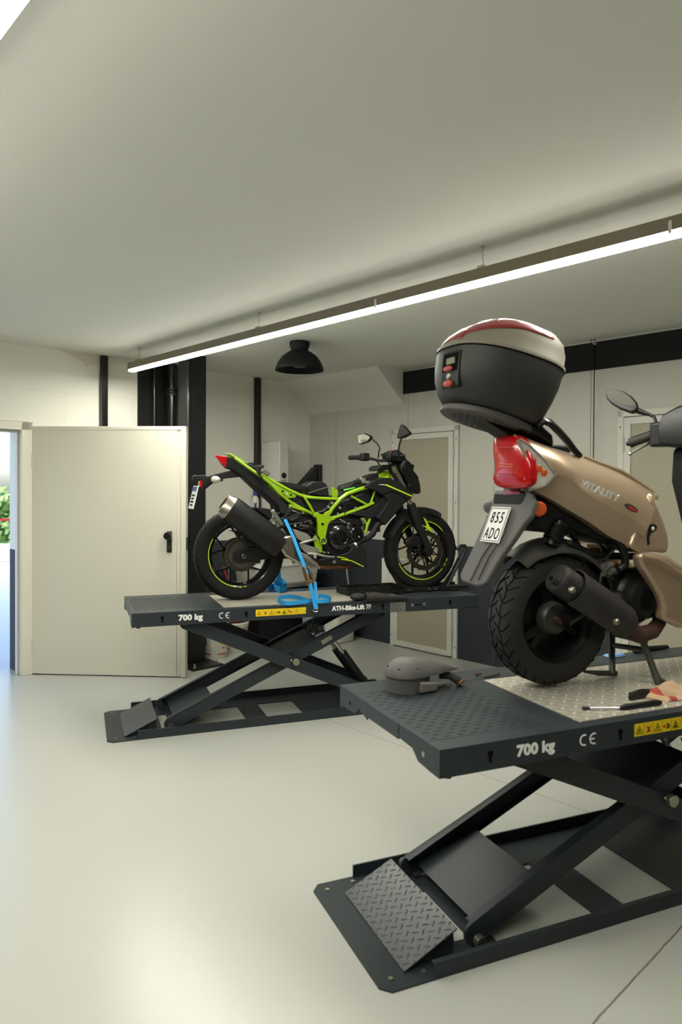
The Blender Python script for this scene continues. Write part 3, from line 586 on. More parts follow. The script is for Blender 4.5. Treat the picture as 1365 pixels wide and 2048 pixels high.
def lift(FR, label, y0, y1, zt, xs=0.0):
    T = thing('motorcycle_lift', label, 'lift', FR, (0, 0, 0), 'two scissor bike lifts')
    H = .085; xa, xb = .135+xs, 2.50+xs
    # base
    b = MB()
    b.prism([(.03, -.0, 0), (.19, 0, 0), (.19, .62, 0), (.03, .62, 0), (0, .585, 0), (0, .03, 0)], (0, 0, .006))
    for (x0_, x1_) in ((.19, .33), (.385, .46), (.87, 1.01), (1.26, 1.98)): b.box((x0_, 0, 0), (x1_, .62, .006))
    for (x0_, x1_, a_, c_) in ((.33, .385, .13, .43), (.46, .87, .075, .44), (1.01, 1.26, .065, .45)): b.box((x0_, 0, 0), (x1_, a_, .006)).box((x0_, c_, 0), (x1_, .62, .006))
    BS = part('base_plate', b, M['lift'], T, smooth=0)
    for y in (0, .612):
        part('base_rail', MB().box((.175, y, .0), (1.98, y+.008, .052)).box((.175, y if y > .3 else y, .048), (1.98, y+.02 if y < .3 else y+.008, .052)), M['lift'], T, bevel=.0015)
    part('base_end', MB().box((1.972, .008, .006), (1.98, .612, .052)), M['lift'], T)
    part('ramp_flap', MB().obox((.197, .29, .053), V((.0965, 0, .045)), (0, .232, 0), V((-.0012, 0, .0026)), 0).prism([(.11, .075, .008), (.29, .075, .008), (.29, .075, .092)], (0, .004, 0), 1).prism([(.11, .5, .008), (.29, .5, .008), (.29, .5, .092)], (0, .004, 0), 1), [M['treadramp'], M['lift']], T, bevel=.001)
    for (x, y) in ((.05, .05), (.05, .57), (.16, .04), (.16, .585)): part('floor_bolt', MB().cyl((x, y, .006), (x, y, .010), .008, n=12), M['zinc'], T)
    # scissor arms
    zt_ = zt-H
    A0, A1 = V((.46, 0, zt_-.0)), V((1.87, 0, .055)); B0, B1 = V((.375, 0, .05)), V((1.80, 0, zt_))
    def arm(nm, p, q, yc, t_=.012, h=.078):
        d = (q-p).normalized(); n_ = V((-d.z, 0, d.x)); p = V((p.x, yc, p.z)); q = V((q.x, yc, q.z)); s_ = -1 if yc < .3 else 1
        m_ = MB().bar(p, q, t_, h); off = n_*(h/2-.003) if n_.z > 0 else -n_*(h/2-.003)
        m_.bar(p+off+V((0, -s_*.012, 0)), q+off+V((0, -s_*.012, 0)), .036, .006); m_.bar(p-off+V((0, -s_*.012, 0)), q-off+V((0, -s_*.012, 0)), .036, .006)
        m_.cyl(p-V((0, t_/2, 0)), p+V((0, t_/2, 0)), h/2, n=20).cyl(q-V((0, t_/2, 0)), q+V((0, t_/2, 0)), h/2, n=20)
        part(nm, m_, M['lift'], T, bevel=.001)
    arm('outer_arm', A0, A1, .028); arm('outer_arm', A0, A1, .592)
    arm('inner_arm', B0, B1, .085); arm('inner_arm', B0, B1, .535)
    db = (B1-B0).normalized(); nb = V((-db.z, 0, db.x))
    for nm, t0, t1, off in (('lower_cross_plate', .03, .30, -.012), ('upper_cross_plate', .80, 1.08, .018)):
        part(nm, MB().obox(V((B0.x, .31, B0.z))+db*(t0+t1)/2+nb*off, db*(t1-t0)/2, (0, .22, 0), nb*.003), M['lift'], T)
    pv = V((1.16, 0, .39))
    for s_, y in ((-1, .012), (1, .608)): part('pivot_bolt', MB().cyl((pv.x, y, pv.z), (pv.x, y+s_*.022, pv.z), .022, n=28).cyl((pv.x-.03, y, pv.z+.012), (pv.x-.03, y+s_*.012, pv.z+.012), .006, n=10), M['zinc'], T, label='plated pivot bolt', bevel=.002)
    part('pivot_shaft', MB().cyl((pv.x, .012, pv.z), (pv.x, .608, pv.z), .014), M['steeldark'], T)
    for x, z in ((A0.x, A0.z), (B1.x, B1.z), (A1.x, A1.z)): part('cross_shaft', MB().cyl((x, .02, z), (x, .6, z), .013), M['steeldark'], T)
    for y in (.05, .57): part('roller', MB().cyl((B0.x, y-.012, .04), (B0.x, y+.012, .04), .02, n=24), M['steeldark'], T)
    # latch mechanism on the upper cross plate
    c = V((B0.x, 0, B0.z))+db*1.13+nb*.03
    for y in (.2, .27, .36): part('latch_lug', MB().prism([c+V((-.05, y, -.03)), c+V((.02, y, .005)), c+V((.0, y, .055)), c+V((-.035, y, .05))], (0, .008, 0)), M['steeldark'], T)
    part('latch_shaft', MB().cyl(c+V((-.015, .18, .025)), c+V((-.015, .4, .025)), .012), M['zinc'], T)
    part('latch_lever', MB().bar(V((1.36, .074, .485)), V((1.42, .074, .515)), .008, .028).cyl((1.42, .068, .515), (1.42, .08, .515), .014), M['zinc'], T, bevel=.002)
    # hydraulic rams
    for y in (.22, .36):
        p, q = V((1.47, y, .50)), V((1.80, y, .05)); e = p+(q-p)*.28
        part('ram_cylinder', MB().cyl(e, q, .03, n=24), M['blackgloss'], T); part('ram_rod', MB().cyl(p, e, .014), M['chrome'], T)
    # platform
    xp = .69
    pf = MB()
    pf.box((xa, y0, zt-.005), (xb, y0+.075, zt)).box((xa, y1-.14, zt-.005), (xb, y1, zt))     # long flanges
    pf.box((xp, y0+.075, zt-.009), (xb, y1-.14, zt-.001))
    pf.box((xa, y0, zt-H), (xb, y0+.005, zt)).box((xa, y1-.005, zt-H), (xb, y1, zt)).box((xb-.005, y0, zt-H), (xb, y1, zt))
    pf.box((xa, y0, zt-H), (xb, y0+.03, zt-H+.004)).box((xa, y1-.03, zt-H), (xb, y1, zt-H+.004))
    W = y1-y0
    pf.prism([(xa, y0, zt), (xa, y0, zt-H), (xa, y0+.05, zt-H), (xa, y0+.13, zt-H*.93), (xa, y0+.165, zt-H*.6), (xa, y0+.255, zt-H*.55), (xa, y0+.255, zt)], (.005, 0, 0))
    pf.prism([(xa, y1-.25, zt), (xa, y1-.25, zt-H*.75), (xa, y1-.17, zt-H*.5), (xa, y1-.14, zt-H*.85), (xa, y1-.04, zt-H*.9), (xa, y1, zt-H), (xa, y1, zt)], (.005, 0, 0))
    P = part('platform', pf, M['lift'], T, bevel=.0025)
    # drop-out panel with raised tread
    ya, yb = y0+.077, y1-.142
    dp = MB().box((xa+.002, ya, zt-.006), (xp-.004, yb, zt-.0005)).box((xa-.001, ya+.18, zt-H*.62), (xa+.004, yb-.11, zt-.002))
    part('drop_out_panel', dp, M['lift'], T, bevel=.001)
    tb = MB()
    for i in range(17):
        for j in range(10):
            x = xa+.035+i*.0245; y = ya+.03+j*(yb-ya-.06)/9+(.012 if i % 2 else -.012)
            if x > xp-.12: continue
            tb.obox((x, y, zt), V((.0105, 0, 0)), V((0, .0028, 0)), V((0, 0, .0011)))
    part('tread_bumps', tb, M['lift'], T, bevel=.0008, seg=1)
    part('tread_plate', MB().box((xp, y0+.04, zt), (1.93, y1-.16, zt+.003)), M['treadalu'], T, smooth=0, label='bright aluminium tread plate')
    # side details
    for x in (.312, .825, 1.757, 2.27):
        key = MB(); key.cyl((x, y0-.0006, zt-.036), (x, y0+.001, zt-.036), .0105, n=20).box((x-.0055, y0-.0006, zt-.062), (x+.0055, y0+.001, zt-.036))
        part('keyhole', key, M['ink'], T)
    bx = lambda x, z: basis((x, y0-.0008, z), (1, 0, 0), (0, 0, 1))
    part('load_text', text_mb('700 kg', .047, bx(.408, zt-.057), bold=.0022, squash=1.12, font_space=1.02), M['whiteink'], T)
    ce = MB()
    for cx, bar_ in ((.672, 0), (.712, 1)):
        r_ = .0165; pts = [(cx+r_*math.cos(math.radians(a_)), y0-.0008, zt-.042+r_*math.sin(math.radians(a_))) for a_ in range(65, 296, 15)]
        ce.ribbon(pts, (0, 1, 0), .001, .0048)
        if bar_: ce.box((cx-r_, y0-.0013, zt-.0443), (cx+.002, y0-.0003, zt-.0397))
    part('conformity_mark', ce, M['whiteink'], T)
    warning_strip(.885, 1.215, zt-.060, zt-.018, y0-.0002, T)
    part('model_text', text_mb('ATH-Bike-Lift 7F', .043, bx(1.395, zt-.052), bold=.0016, squash=.93), M['whiteink'], T)
    dpn = part('data_plate', MB().box((1.81, y0-.002, zt-.085), (1.925, y0, zt-.02)), M['alu'], T, label='small silver data plate')
    dl_ = MB()
    for k in range(5): dl_.box((1.815, y0-.0026, zt-.035-.011*k), (1.90-.012*(k % 3), y0-.0019, zt-.0335-.011*k))
    dl_.box((1.86, y0-.0026, zt-.08), (1.8612, y0-.0019, zt-.05)); part('data_lines', dl_, M['ink'], dpn)
    for x in (1.975, 2.065): part('side_bolt', MB().cyl((x, y0-.008, zt-.043), (x, y0, zt-.043), .011, n=18), M['zinc'], T)
    part('slot', MB().box((1.99, y0-.0008, zt-.046), (2.05, y0+.001, zt-.040)), M['ink'], T)
    part('foot_pad', MB().cyl((xa+.04, y0+.02, zt-H-.008), (xa+.04, y0+.02, zt-H), .012), M['plastic'], T)
    part('end_stud', MB().cyl((xa-.0015, y0+.095, zt-.045), (xa+.001, y0+.095, zt-.045), .008, n=14), M['zinc'], T)
    part('end_hole', MB().cyl((xa-.0015, y1-.1, zt-.045), (xa+.001, y1-.1, zt-.045), .006, n=14), M['ink'], T)
    return T
def fl(u0, v0, ang, ref): return Frame(dv(ref)*u0+dv(ref+90)*v0, ang)
LF1 = fl(.2, 4.35, 20.4, 21); LF2 = fl(.935, 1.851, 23.0, 23.1)
Z1, Z2 = .766, .745
lift1 = lift(LF1, 'dark grey scissor lift carrying the green motorcycle', -.03, .69, Z1)
lift2 = lift(LF2, 'dark grey scissor lift in the foreground carrying the scooter', -.087, .66, Z2)
# ================================================================ green motorcycle
def Z(ox, oy, k): return lambda p: (ox+k*p[0], oy+k*p[1])
zA, zB, zC, zD, zE, zF = Z(360,840,.21978), Z(640,840,.23443), Z(400,820,.21978), Z(540,900,.14652), Z(620,1000,.10256), Z(540,1000,.10744)
zS, zT, zU, zK, zI = Z(900,840,.34066), Z(1060,840,.22344), Z(970,980,.28938), Z(860,620,.21978), (lambda p: p)
def tr(fr, z, pts, c): return [fr.y(*z(p), c) for p in pts]
BK = Frame((-.682, 4.713, Z1+.003), 22)
bike = thing('motorcycle', 'black and lime green naked motorcycle with seat and tank removed, on the far lift', 'motorcycle', BK)
WB = 1.372
def moto_wheel(nm, cx, cz, R, w, rr, ndisc, disc_r, disc_y, stripes):
    c = V((cx, 0, cz))
    rim = MB().lathe([(rr, -w*.36), (rr-.004, -w*.40), (rr-.012, -w*.38), (rr-.02, -w*.2), (rr-.034, -w*.12), (rr-.034, w*.12), (rr-.02, w*.2), (rr-.012, w*.38), (rr-.004, w*.40), (rr, w*.36)], c, n=72, closed_prof=True)
    rim.lathe([(0, -.05), (.026, -.05), (.034, -.03), (.034, .03), (.026, .05), (0, .05)], c, n=32)
    for i in range(5):
        a = math.radians(18+72*i); d = V((math.cos(a), 0, math.sin(a))); p1 = c+d*rr*.5
        rim.bar(c+d*.03, p1, .018, .02, up=(0,1,0))
        for s_ in (-1, 1):
            e = V((math.cos(a+s_*.30), 0, math.sin(a+s_*.30))); rim.bar(p1-d*.004, c+e*(rr-.028), .014, .012, up=(0,1,0))
    W_ = part(nm, rim, M['rim'], bike, label='gloss black ten-spoke wheel')
    k = w/2
    prof = []
    for i in range(17):
        t_ = -1+2*i/16; a = t_*1.9
        prof.append((rr-.004+(R-rr+.004)*max(0, math.cos(a*.5)-math.cos(.95))/(1-math.cos(.95))**1.0 if False else rr-.006+(R-rr+.006)*(1-abs(t_)**3.2), k*math.sin(t_*PI/2)*1.0*(1.0 if abs(t_) < .75 else 1-(abs(t_)-.75)*.9)))
    part('tyre', MB().lathe(prof, c, n=96), M['tyre'], W_)
    gr = MB()
    for i in range(36):
        a = 2*PI*i/36
        for s_ in (-1, 1):
            pts = []
            for j in range(5):
                t_ = s_*(.12+.14*j); r_ = rr-.006+(R-rr+.006)*(1-abs(t_)**3.2)+.0004; yy = k*math.sin(t_*PI/2); aa = a+s_*.03+.035*j
                pts.append(c+V((r_*math.cos(aa), yy, r_*math.sin(aa))))
            gr.tube(pts, .0018, n=4)
    g = part('tread_groove', gr, M['groove'], W_); g['kind'] = 'stuff'
    for (a0, a1) in stripes:
        part('rim_stripe', MB().lathe([(rr-.003, -w*.405), (rr-.0085, -w*.402)], c, n=40, a0=a0, a1=a1), M['greendecal'], W_, label='lime rim stripe')
    # petal disc
    n = 160; dm = MB(); ro = []; ri = []
    for i in range(n):
        a = 2*PI*i/n; r_ = disc_r*(1+.022*math.cos(a*20)); ro.append(r_)
    for yy in (disc_y, disc_y+.004):
        b = len(dm.v)
        for i in range(n):
            a = 2*PI*i/n; dm.v.append(c+V((ro[i]*math.cos(a), yy, ro[i]*math.sin(a)))); dm.v.append(c+V((disc_r*.74*math.cos(a), yy, disc_r*.74*math.sin(a))))
        for i in range(n):
            j = (i+1) % n; dm.f.append([b+2*i, b+2*j, b+2*j+1, b+2*i+1]); dm.m.append(0)
    for i in range(n):
        j = (i+1) % n
        for q in (0, 1): dm.f.append([2*i+q, 2*j+q, 2*n+2*j+q, 2*n+2*i+q]); dm.m.append(0)
    D = part('brake_disc', dm, M['disc'], W_, smooth=30)
    hs = MB()
    for i in range(60):
        a = 2*PI*i/60; r_ = disc_r*(.82+.1*((i % 3)/2)); q = c+V((r_*math.cos(a), disc_y-.0004, r_*math.sin(a))); hs.cyl(q, q+V((0, .001, 0)), .0032, n=8)
    return c, D, W_, hs
rc, D, RW, hs = moto_wheel('rear_wheel', 0, .304, .304, .135, .222, 0, .112, -.078, [(150, 262), (266, 272), (276, 280)])
part('disc_holes', hs, M['ink'], RW)['kind'] = 'stuff'
part('disc_carrier', MB().lathe([(.085, -.079), (.085, -.074), (.03, -.074), (.03, -.079)], rc, n=48, closed_prof=True).lathe([(0, -.09), (.03, -.09), (.034, -.06)], rc, n=24), M['steeldark'], RW)
part('sprocket', MB().lathe([(.105, .07), (.105, .077), (.03, .077), (.03, .07)], rc, n=42, closed_prof=True), M['steeldark'], RW)
fc, D, FW, hs = moto_wheel('front_wheel', WB, .296, .291, .108, .222, 0, .148, -.072, [(205, 320), (326, 332), (336, 342), (40, 88), (118, 142)])
part('disc_holes', hs, M['ink'], FW)['kind'] = 'stuff'
dc = MB()
for i in range(10):
    a = 2*PI*i/10
    for s_ in (-1, 1):
        d0 = V((math.cos(a), 0, math.sin(a))); d1_ = V((math.cos(a+s_*.32), 0, math.sin(a+s_*.32))); dc.bar(fc+d0*.055+V((0,-.07,0)), fc+d1_*.112+V((0,-.07,0)), .004, .008, up=(0,1,0))
dc.lathe([(.06, -.074), (.06, -.066), (.03, -.066), (.03, -.074)], fc, n=40, closed_prof=True)
part('disc_carrier', dc, M['rim'], FW)
part('sensor_ring', MB().lathe([(.058, -.078), (.058, -.075), (.044, -.075), (.044, -.078)], fc, n=40, closed_prof=True), M['disc'], FW)

# trellis frame, one mesh of welded tubes
fm = MB(); FY = -.112
def both(pts, r, z=zD, c=FY, n=12):
    P = tr(BK, z, pts, c); fm.tube(P, r, n=n); fm.tube([V((p.x, -p.y, p.z)) for p in P], r, n=n)
both([(-110,320),(0,400),(85,450),(250,540),(400,610),(500,640)], .0105, c=-.1)
both([(-95,370),(0,450),(120,580),(240,685),(400,780),(600,880)], .0105, c=-.1)
both([(500,645),(720,660),(950,670)], .0105)
both([(470,640),(545,760),(610,880)], .009)
both([(790,900),(850,800),(960,670),(1050,600),(1200,545),(1360,500)], .0145)
both([(800,945),(900,915),(1100,850),(1300,775),(1420,720)], .0125)
both([(1110,630),(1220,690),(1340,755)], .0085)
both([(470,610),(445,680),(430,725)], .0085, z=zB)
both([(370,835),(400,890)], .008, z=zB); both([(430,840),(405,900),(390,975)], .010, z=zB)
both([(1360,500),(1500,440),(1620,370)], .016, c=-.07)
for s_ in (1, -1):
    cast = [(610,880),(640,850),(700,880),(745,875),(775,840),(820,830),(850,880),(800,900),(870,930),(900,945),(830,970),(800,1010),(760,1190),(775,1240),(740,1290),(715,1300),(715,1400),(625,1400),(620,1310),(600,1200),(655,1140),(655,1000),(640,920),(600,905)]
    P = tr(BK, zD, cast, FY-.014)
    fm.prism([V((p.x, s_*p.y, p.z)) for p in P], (0, s_*.03, 0))
    q = BK.y(*zD((727,1240)), FY-.02); fm.lathe([(.024, 0), (.024, s_*-.012), (.017, s_*-.012), (.017, 0)], V((q.x, s_*q.y, q.z)), n=28, closed_prof=True)
    gs = [(90,470),(150,500),(380,600),(340,655),(245,655),(150,570),(80,520)]
    P = tr(BK, zD, gs, -.102); fm.prism([V((p.x, s_*p.y, p.z)) for p in P], (0, s_*.004, 0))
    P = tr(BK, zD, [(265,740),(330,745),(450,800),(490,840),(400,820),(320,790),(262,800)], -.115); fm.prism([V((p.x, s_*p.y, p.z)) for p in P], (0, s_*.01, 0))
P = tr(BK, zD, [(845,640),(850,510),(880,505),(895,560),(925,540),(935,600),(920,650)], -.05); fm.prism(P, (0, .02, 0))
P = tr(BK, zB, [(500,495),(540,432),(590,437),(612,480),(640,560),(520,600)], -.045); fm.prism(P, (0, .09, 0))
P = tr(BK, zA, [(425,305),(460,302),(520,335),(630,400),(628,408),(500,345),(455,315),(425,313)], -.05); fm.prism(P, (0, .1, 0))
q0 = BK.y(*zA((500,345)), -.08); q1 = BK.y(*zA((800,560)), -.1)
fm.tube([q0, q1], .011); fm.tube([V((q0.x,-q0.y,q0.z)), V((q1.x,-q1.y,q1.z))], .011)
for p_ in ((-95,370),(500,640),(600,880)):
    q = BK.y(*zD(p_), -.1); fm.tube([q, V((q.x, -q.y, q.z))], .01)
part('trellis_frame', fm, M['green'], bike, bevel=.002, label='lime green trellis frame')
hm = MB()
for p_, r_ in (((722,1012), .0095), ((158,495), .006), ((180,562), .007), ((290,615), .007), ((727,1240), .0165), ((200,615), .004), ((835,885), .006)):
    q = BK.y(*zD(p_), -.129 if p_[0] > 600 else -.107); hm.cyl(q, q+V((0, .003, 0)), r_, n=18)
part('frame_hole', hm, M['ink'], bike)['kind'] = 'stuff'
def bolts(par, z, pts, c, r=.006, m='chrome', nm='bolt'):
    for p_ in pts:
        q = BK.y(*z(p_), c); part(nm, MB().lathe([(0, -.006), (r*.55, -.006), (r*.6, -.003), (r*.9, -.004), (r, 0), (r, .006)], q, n=16), M[m], par)
bolts(bike, zD, [(303,787),(445,858),(635,1213),(660,1352),(360,1193),(410,1285),(225,588),(328,630)], -.135, .0085)
bolts(bike, zD, [(727,1243)], -.128, .011)

# engine
em = MB()
P = tr(BK, zE, [(330,420),(420,360),(1000,340),(1060,460),(1000,640),(1080,700),(900,900),(800,1010),(560,1080),(330,1100),(180,1050),(160,560)], -.10)
em.slab(P, .095)
P = tr(BK, zB, [(150,700),(420,600),(520,640),(500,760),(480,830),(180,850)], -.09)
em.slab(P, .085)
E_ = part('engine', em, M['engine'], bike, bevel=.012, seg=3)
q = BK.y(*zE((590,720)), -.10)
part('clutch_cover', MB().lathe([(.088, 0), (.088, -.018), (.08, -.026), (.05, -.03), (.046, -.026), (.03, -.026), (0, -.03)], q, n=48), M['rim'], E_)
for a_ in range(0, 360, 45):
    p_ = q+V((.084*math.cos(math.radians(a_)), -.012, .084*math.sin(math.radians(a_)))); part('cover_bolt', MB().cyl(p_, p_+V((0, -.014, 0)), .005, n=10), M['steeldark'], E_)
q2 = BK.y(*zE((890,660)), -.10)
part('water_pump_cover', MB().lathe([(.052, 0), (.052, -.03), (.045, -.038), (0, -.04)], q2, n=36), M['rim'], E_)
q3 = BK.y(*zE((850,930)), -.09)
part('oil_filter_cover', MB().lathe([(.04, .02), (.04, -.025), (.033, -.032), (0, -.034)], q3, n=32), M['plastic'], E_)
fins = MB()
for k in range(7):
    a, b_ = BK.y(*zB((215+k*4, 720+k*17)), -.096), BK.y(*zB((470-k*3, 690+k*17)), -.096); fins.bar(a, b_, .012, .004, up=(0,1,0))
part('cylinder_fins', fins, M['engine'], E_)['kind'] = 'stuff'
# dark innards: airbox, battery tray, hoses, linkage
P = tr(BK, zD, [(240,655),(380,620),(500,640),(950,680),(860,800),(780,870),(700,880),(600,850),(400,760),(260,700)], -.095)
part('side_box', MB().slab(P, .09), M['plasticmatt'], bike, bevel=.006)
P = tr(BK, zD, [(500,600),(520,545),(560,600)], -.07)
ab = [(505,505),(520,470),(600,425),(720,430),(775,460),(800,500),(805,560),(825,640),(700,635),(540,600)]
AB = part('airbox', MB().slab(tr(BK, zD, ab, -.075), .07), M['plastic'], bike, bevel=.014, seg=3)
a, b_ = BK.y(*zD((525,590)), -.082), BK.y(*zD((805,500)), -.082); part('airbox_seam', MB().bar(a, b_, .004, .008, up=(0,1,0)), M['greyplastic'], AB)
P = tr(BK, zD, [(90,428),(200,430),(545,500),(555,515),(440,545),(330,540)], -.075)
part('seat_pan', MB().slab(P, .07), M['plastic'], bike, bevel=.004)
tk = MB(); P = tr(BK, zB, [(170,660),(200,560),(330,520),(430,470),(500,450),(520,520),(600,640),(540,700),(420,720),(260,720)], -.06); tk.slab(P, .055)
part('throttle_body', tk, M['engine'], bike, bevel=.008)
hoses = [([(630,860),(720,840),(800,780),(830,700),(820,620)], .011, -.104), ([(60,1100),(180,1040),(300,1010),(420,1000),(560,960)], .009, -.09), ([(330,1030),(420,1080),(560,1050),(640,1100)], .007, -.11),
         ([(800,980),(1000,1005),(1290,1005)], .003, -.12), ([(775,1290),(800,1350),(860,1420),(930,1450)], .006, -.12), ([(950,760),(1040,830),(1000,930),(1060,1010)], .005, -.12), ([(950,540),(1060,520),(1160,440),(1250,430)], .011, -.05), ([(1080,620),(1150,540),(1280,520),(1360,560)], .006, -.08), ([(60,880),(120,860),(220,900)], .007, -.09)]
for h, r_, c_ in hoses: part('hose', MB().tube(tr(BK, zD, h, c_), r_, n=8), M['plastic'], bike)
for b0, b1, w_ in (((1245,380),(1300,450),.03), ((1300,420),(1365,460),.03)):
    a, b_ = BK.y(*zD(b0), -.05), BK.y(*zD(b1), -.05); part('fuel_fitting', MB().box((min(a.x,b_.x), -.06, min(a.z,b_.z)), (max(a.x,b_.x), -.02, max(a.z,b_.z))).cyl((a.x+.005, -.04, a.z), (a.x+.005, -.04, a.z+.012), .007), M['alu'], bike, bevel=.002)
a, b_ = BK.y(*zD((1000,550)), -.05), BK.y(*zD((1155,515)), -.05); part('wiring_tag', MB().bar(a, b_, .03, .012, up=(0,1,0)), mat('pale_green_plastic', (92, 190, 70), .5), bike, bevel=.004)
bolts(bike, zD, [(955,788),(850,720),(345,1030),(1175,795),(800,775)], -.118, .010, 'alu', 'fitting')
bolts(bike, zE, [(585,150),(550,265),(470,1210),(1095,665),(360,1025),(130,760),(160,960),(960,720)], -.14, .007, 'alu', 'fitting')
for p0, p1 in (((730,460),(790,460)), ((745,490),(750,560)), ((580,370),(700,440)), ((1040,430),(1060,460)), ((250,1010),(310,1030))):
    part('cable_clip', MB().bar(BK.y(*zE(p0), -.125), BK.y(*zE(p1), -.125), .004, .009, up=(0,1,0)), M['alu'], bike, bevel=.001)
for h, r_, c_ in (([(60,520),(150,700),(300,900),(420,1000)], .005, -.13), ([(350,480),(430,430),(620,440),(760,480)], .006, -.12), ([(640,60),(700,200),(640,300),(560,330)], .009, -.1), ([(860,420),(930,520),(1000,560),(1040,620)], .006, -.11), ([(-120,420),(-60,560),(20,640),(100,700)], .008, -.1)):
    part('hose', MB().tube(tr(BK, zE, h, c_), r_, n=8), M['plastic'], bike)
for k in range(9):
    a = 2*PI*k/9; p_ = q+V((.06*math.cos(a), -.0255, .06*math.sin(a)))
for k in range(3):
    part('cover_rib', MB().lathe([(.076-.014*k, -.0265+.001*k), (.074-.014*k, -.031), (.070-.014*k, -.0265)], q, n=40, a0=100+20*k, a1=220+30*k), M['engine'], E_)
for p0, p1, r_ in (((400,1030),(520,1040),.008), ((270,960),(400,900),.014), ((1060,1000),(1080,1050),.009), ((540,960),(570,1010),.012)):
    part('linkage', MB().cyl(BK.y(*zD(p0), -.1), BK.y(*zD(p1), -.1), r_, n=12), M['steeldark'], bike)
# dark block behind the pivot (shock, linkage, rear of engine)
P = tr(BK, zD, [(100,900),(300,830),(600,910),(650,1000),(640,1400),(500,1420),(380,1300),(250,1100)], -.06)
part('shock_housing', MB().slab(P, .055), M['engine'], bike, bevel=.01)
for k in range(6):
    pass
# swingarm
P = tr(BK, zA, [(500,1210),(520,1190),(640,1165),(820,1170),(1150,1150),(1250,1200),(1150,1260),(820,1265),(640,1280),(520,1290),(498,1275)], -.115)
sw = MB().prism(P, (0, .03, 0)).prism([V((p.x, -p.y, p.z)) for p in P], (0, -.03, 0))
xs_ = [p.x for p in P]; zs_ = [p.z for p in P]
sw.box((.335, -.1, .29), (.40, .1, .345))
part('swingarm', sw, M['plasticmatt'], bike, bevel=.005)
q = BK.y(*zA((583,1238)), -.125)
part('axle_nut', MB().cyl((0, -.128, .304), (0, .11, .304), .0105).cyl((q.x, -.134, q.z), (q.x, -.115, q.z), .017, n=6), M['chrome'], bike, bevel=.002)
P = tr(BK, zA, [(560,1060),(600,1035),(660,1070),(735,1130),(640,1160),(590,1130)], -.11)
part('rear_caliper', MB().prism(P, (0, .05, 0)), M['engine'], bike, bevel=.007)
P = tr(BK, zA, [(455,1010),(530,1005),(600,1030),(560,1060),(545,1110),(530,1060),(530,1030)], -.04)
part('mud_flap', MB().slab(P, .035), M['plastic'], bike, bevel=.003)
# chain guard / hugger above the tyre
P = tr(BK, zC, [(430,890),(520,885),(640,900),(660,960),(640,1000),(560,940),(510,905)], -.05)
part('rear_hugger', MB().slab(P, .06), M['plasticmatt'], bike, bevel=.006)
bolts(bike, zC, [(665,1015)], -.16, .018, 'alu', 'footpeg_boss')
# muffler
ax0 = BK.y(*zA((452,800)), -.19); ax1 = BK.y(*zA((925,1155)), -.175)
def ring(c, d, hy, hz, n_=12, ch=.42, taper=1):
    d = d.normalized(); up = V((0,0,1)); up = (up-d*up.dot(d)).normalized(); sd = V((0,1,0))
    sh = [(-1,-ch),(-1,ch),(-.62,.9),(-.2,1),(.2,1),(.7,.88),(1,ch),(1,-ch),(.7,-.88),(.2,-1),(-.2,-1),(-.62,-.9)]
    return [c+sd*a*hy*taper+up*b*hz*taper for a, b in sh]
d_ = ax1-ax0
MU = part('muffler_body', MB().loft([ring(ax0, d_, .052, .083), ring(ax0+d_*.1, d_, .056, .086), ring(ax0+d_*.9, d_, .05, .088), ring(ax1, d_, .044, .08)]), M['mufflerblack'], bike, bevel=.006, smooth=50)
dn = d_.normalized()
part('end_cap', MB().loft([ring(ax0-dn*.052, d_, .034, .06), ring(ax0-dn*.045, d_, .040, .066), ring(ax0+dn*.002, d_, .054, .084), ring(ax0+dn*.006, d_, .05, .08)]), M['stainless'], MU, bevel=.004, smooth=50)
part('outlet', MB().loft([ring(ax0-dn*.0535, d_, .022, .04), ring(ax0-dn*.05, d_, .022, .04)]), M['ink'], MU)
cl = [(880,1105),(910,1068),(1005,1048),(1035,1060),(1075,1150),(1110,1230),(1275,1350),(1190,1352),(1090,1310),(960,1240)]
P = tr(BK, zA, cl, -.215)
part('collector_shield', MB().prism(P, (0, .07, 0)), M['stainless'], bike, bevel=.012, seg=3)
for l0, l1 in (((920,1110),(1020,1200)), ((980,1080),(1040,1150))):
    part('shield_rib', MB().bar(BK.y(*zA(l0), -.217), BK.y(*zA(l1), -.217), .004, .006, up=(0,1,0)), M['stainless'], bike, bevel=.001)
part('exhaust_pipe', MB().tube([BK.y(*zE(p_), -.09) for p_ in ((60,1250),(250,1272),(420,1282),(700,1275),(900,1230))], .025, n=20), M['brownsteel'], bike)
part('pipe_clamp', MB().tube([BK.y(*zE(p_), -.09) for p_ in ((330,1279),(372,1281))], .029, n=20), M['steeldark'], bike)
part('header_pipe', MB().tube([BK.y(*zE(p_), -.11) for p_ in ((1420,330),(1380,430),(1290,520),(1230,660),(1140,740),(1000,790),(890,880))], .022, n=16), M['plasticmatt'], bike)
part('header_clamp', MB().tube([BK.y(*zE(p_), -.11) for p_ in ((900,868),(870,890))], .026, n=16), M['alu'], bike)
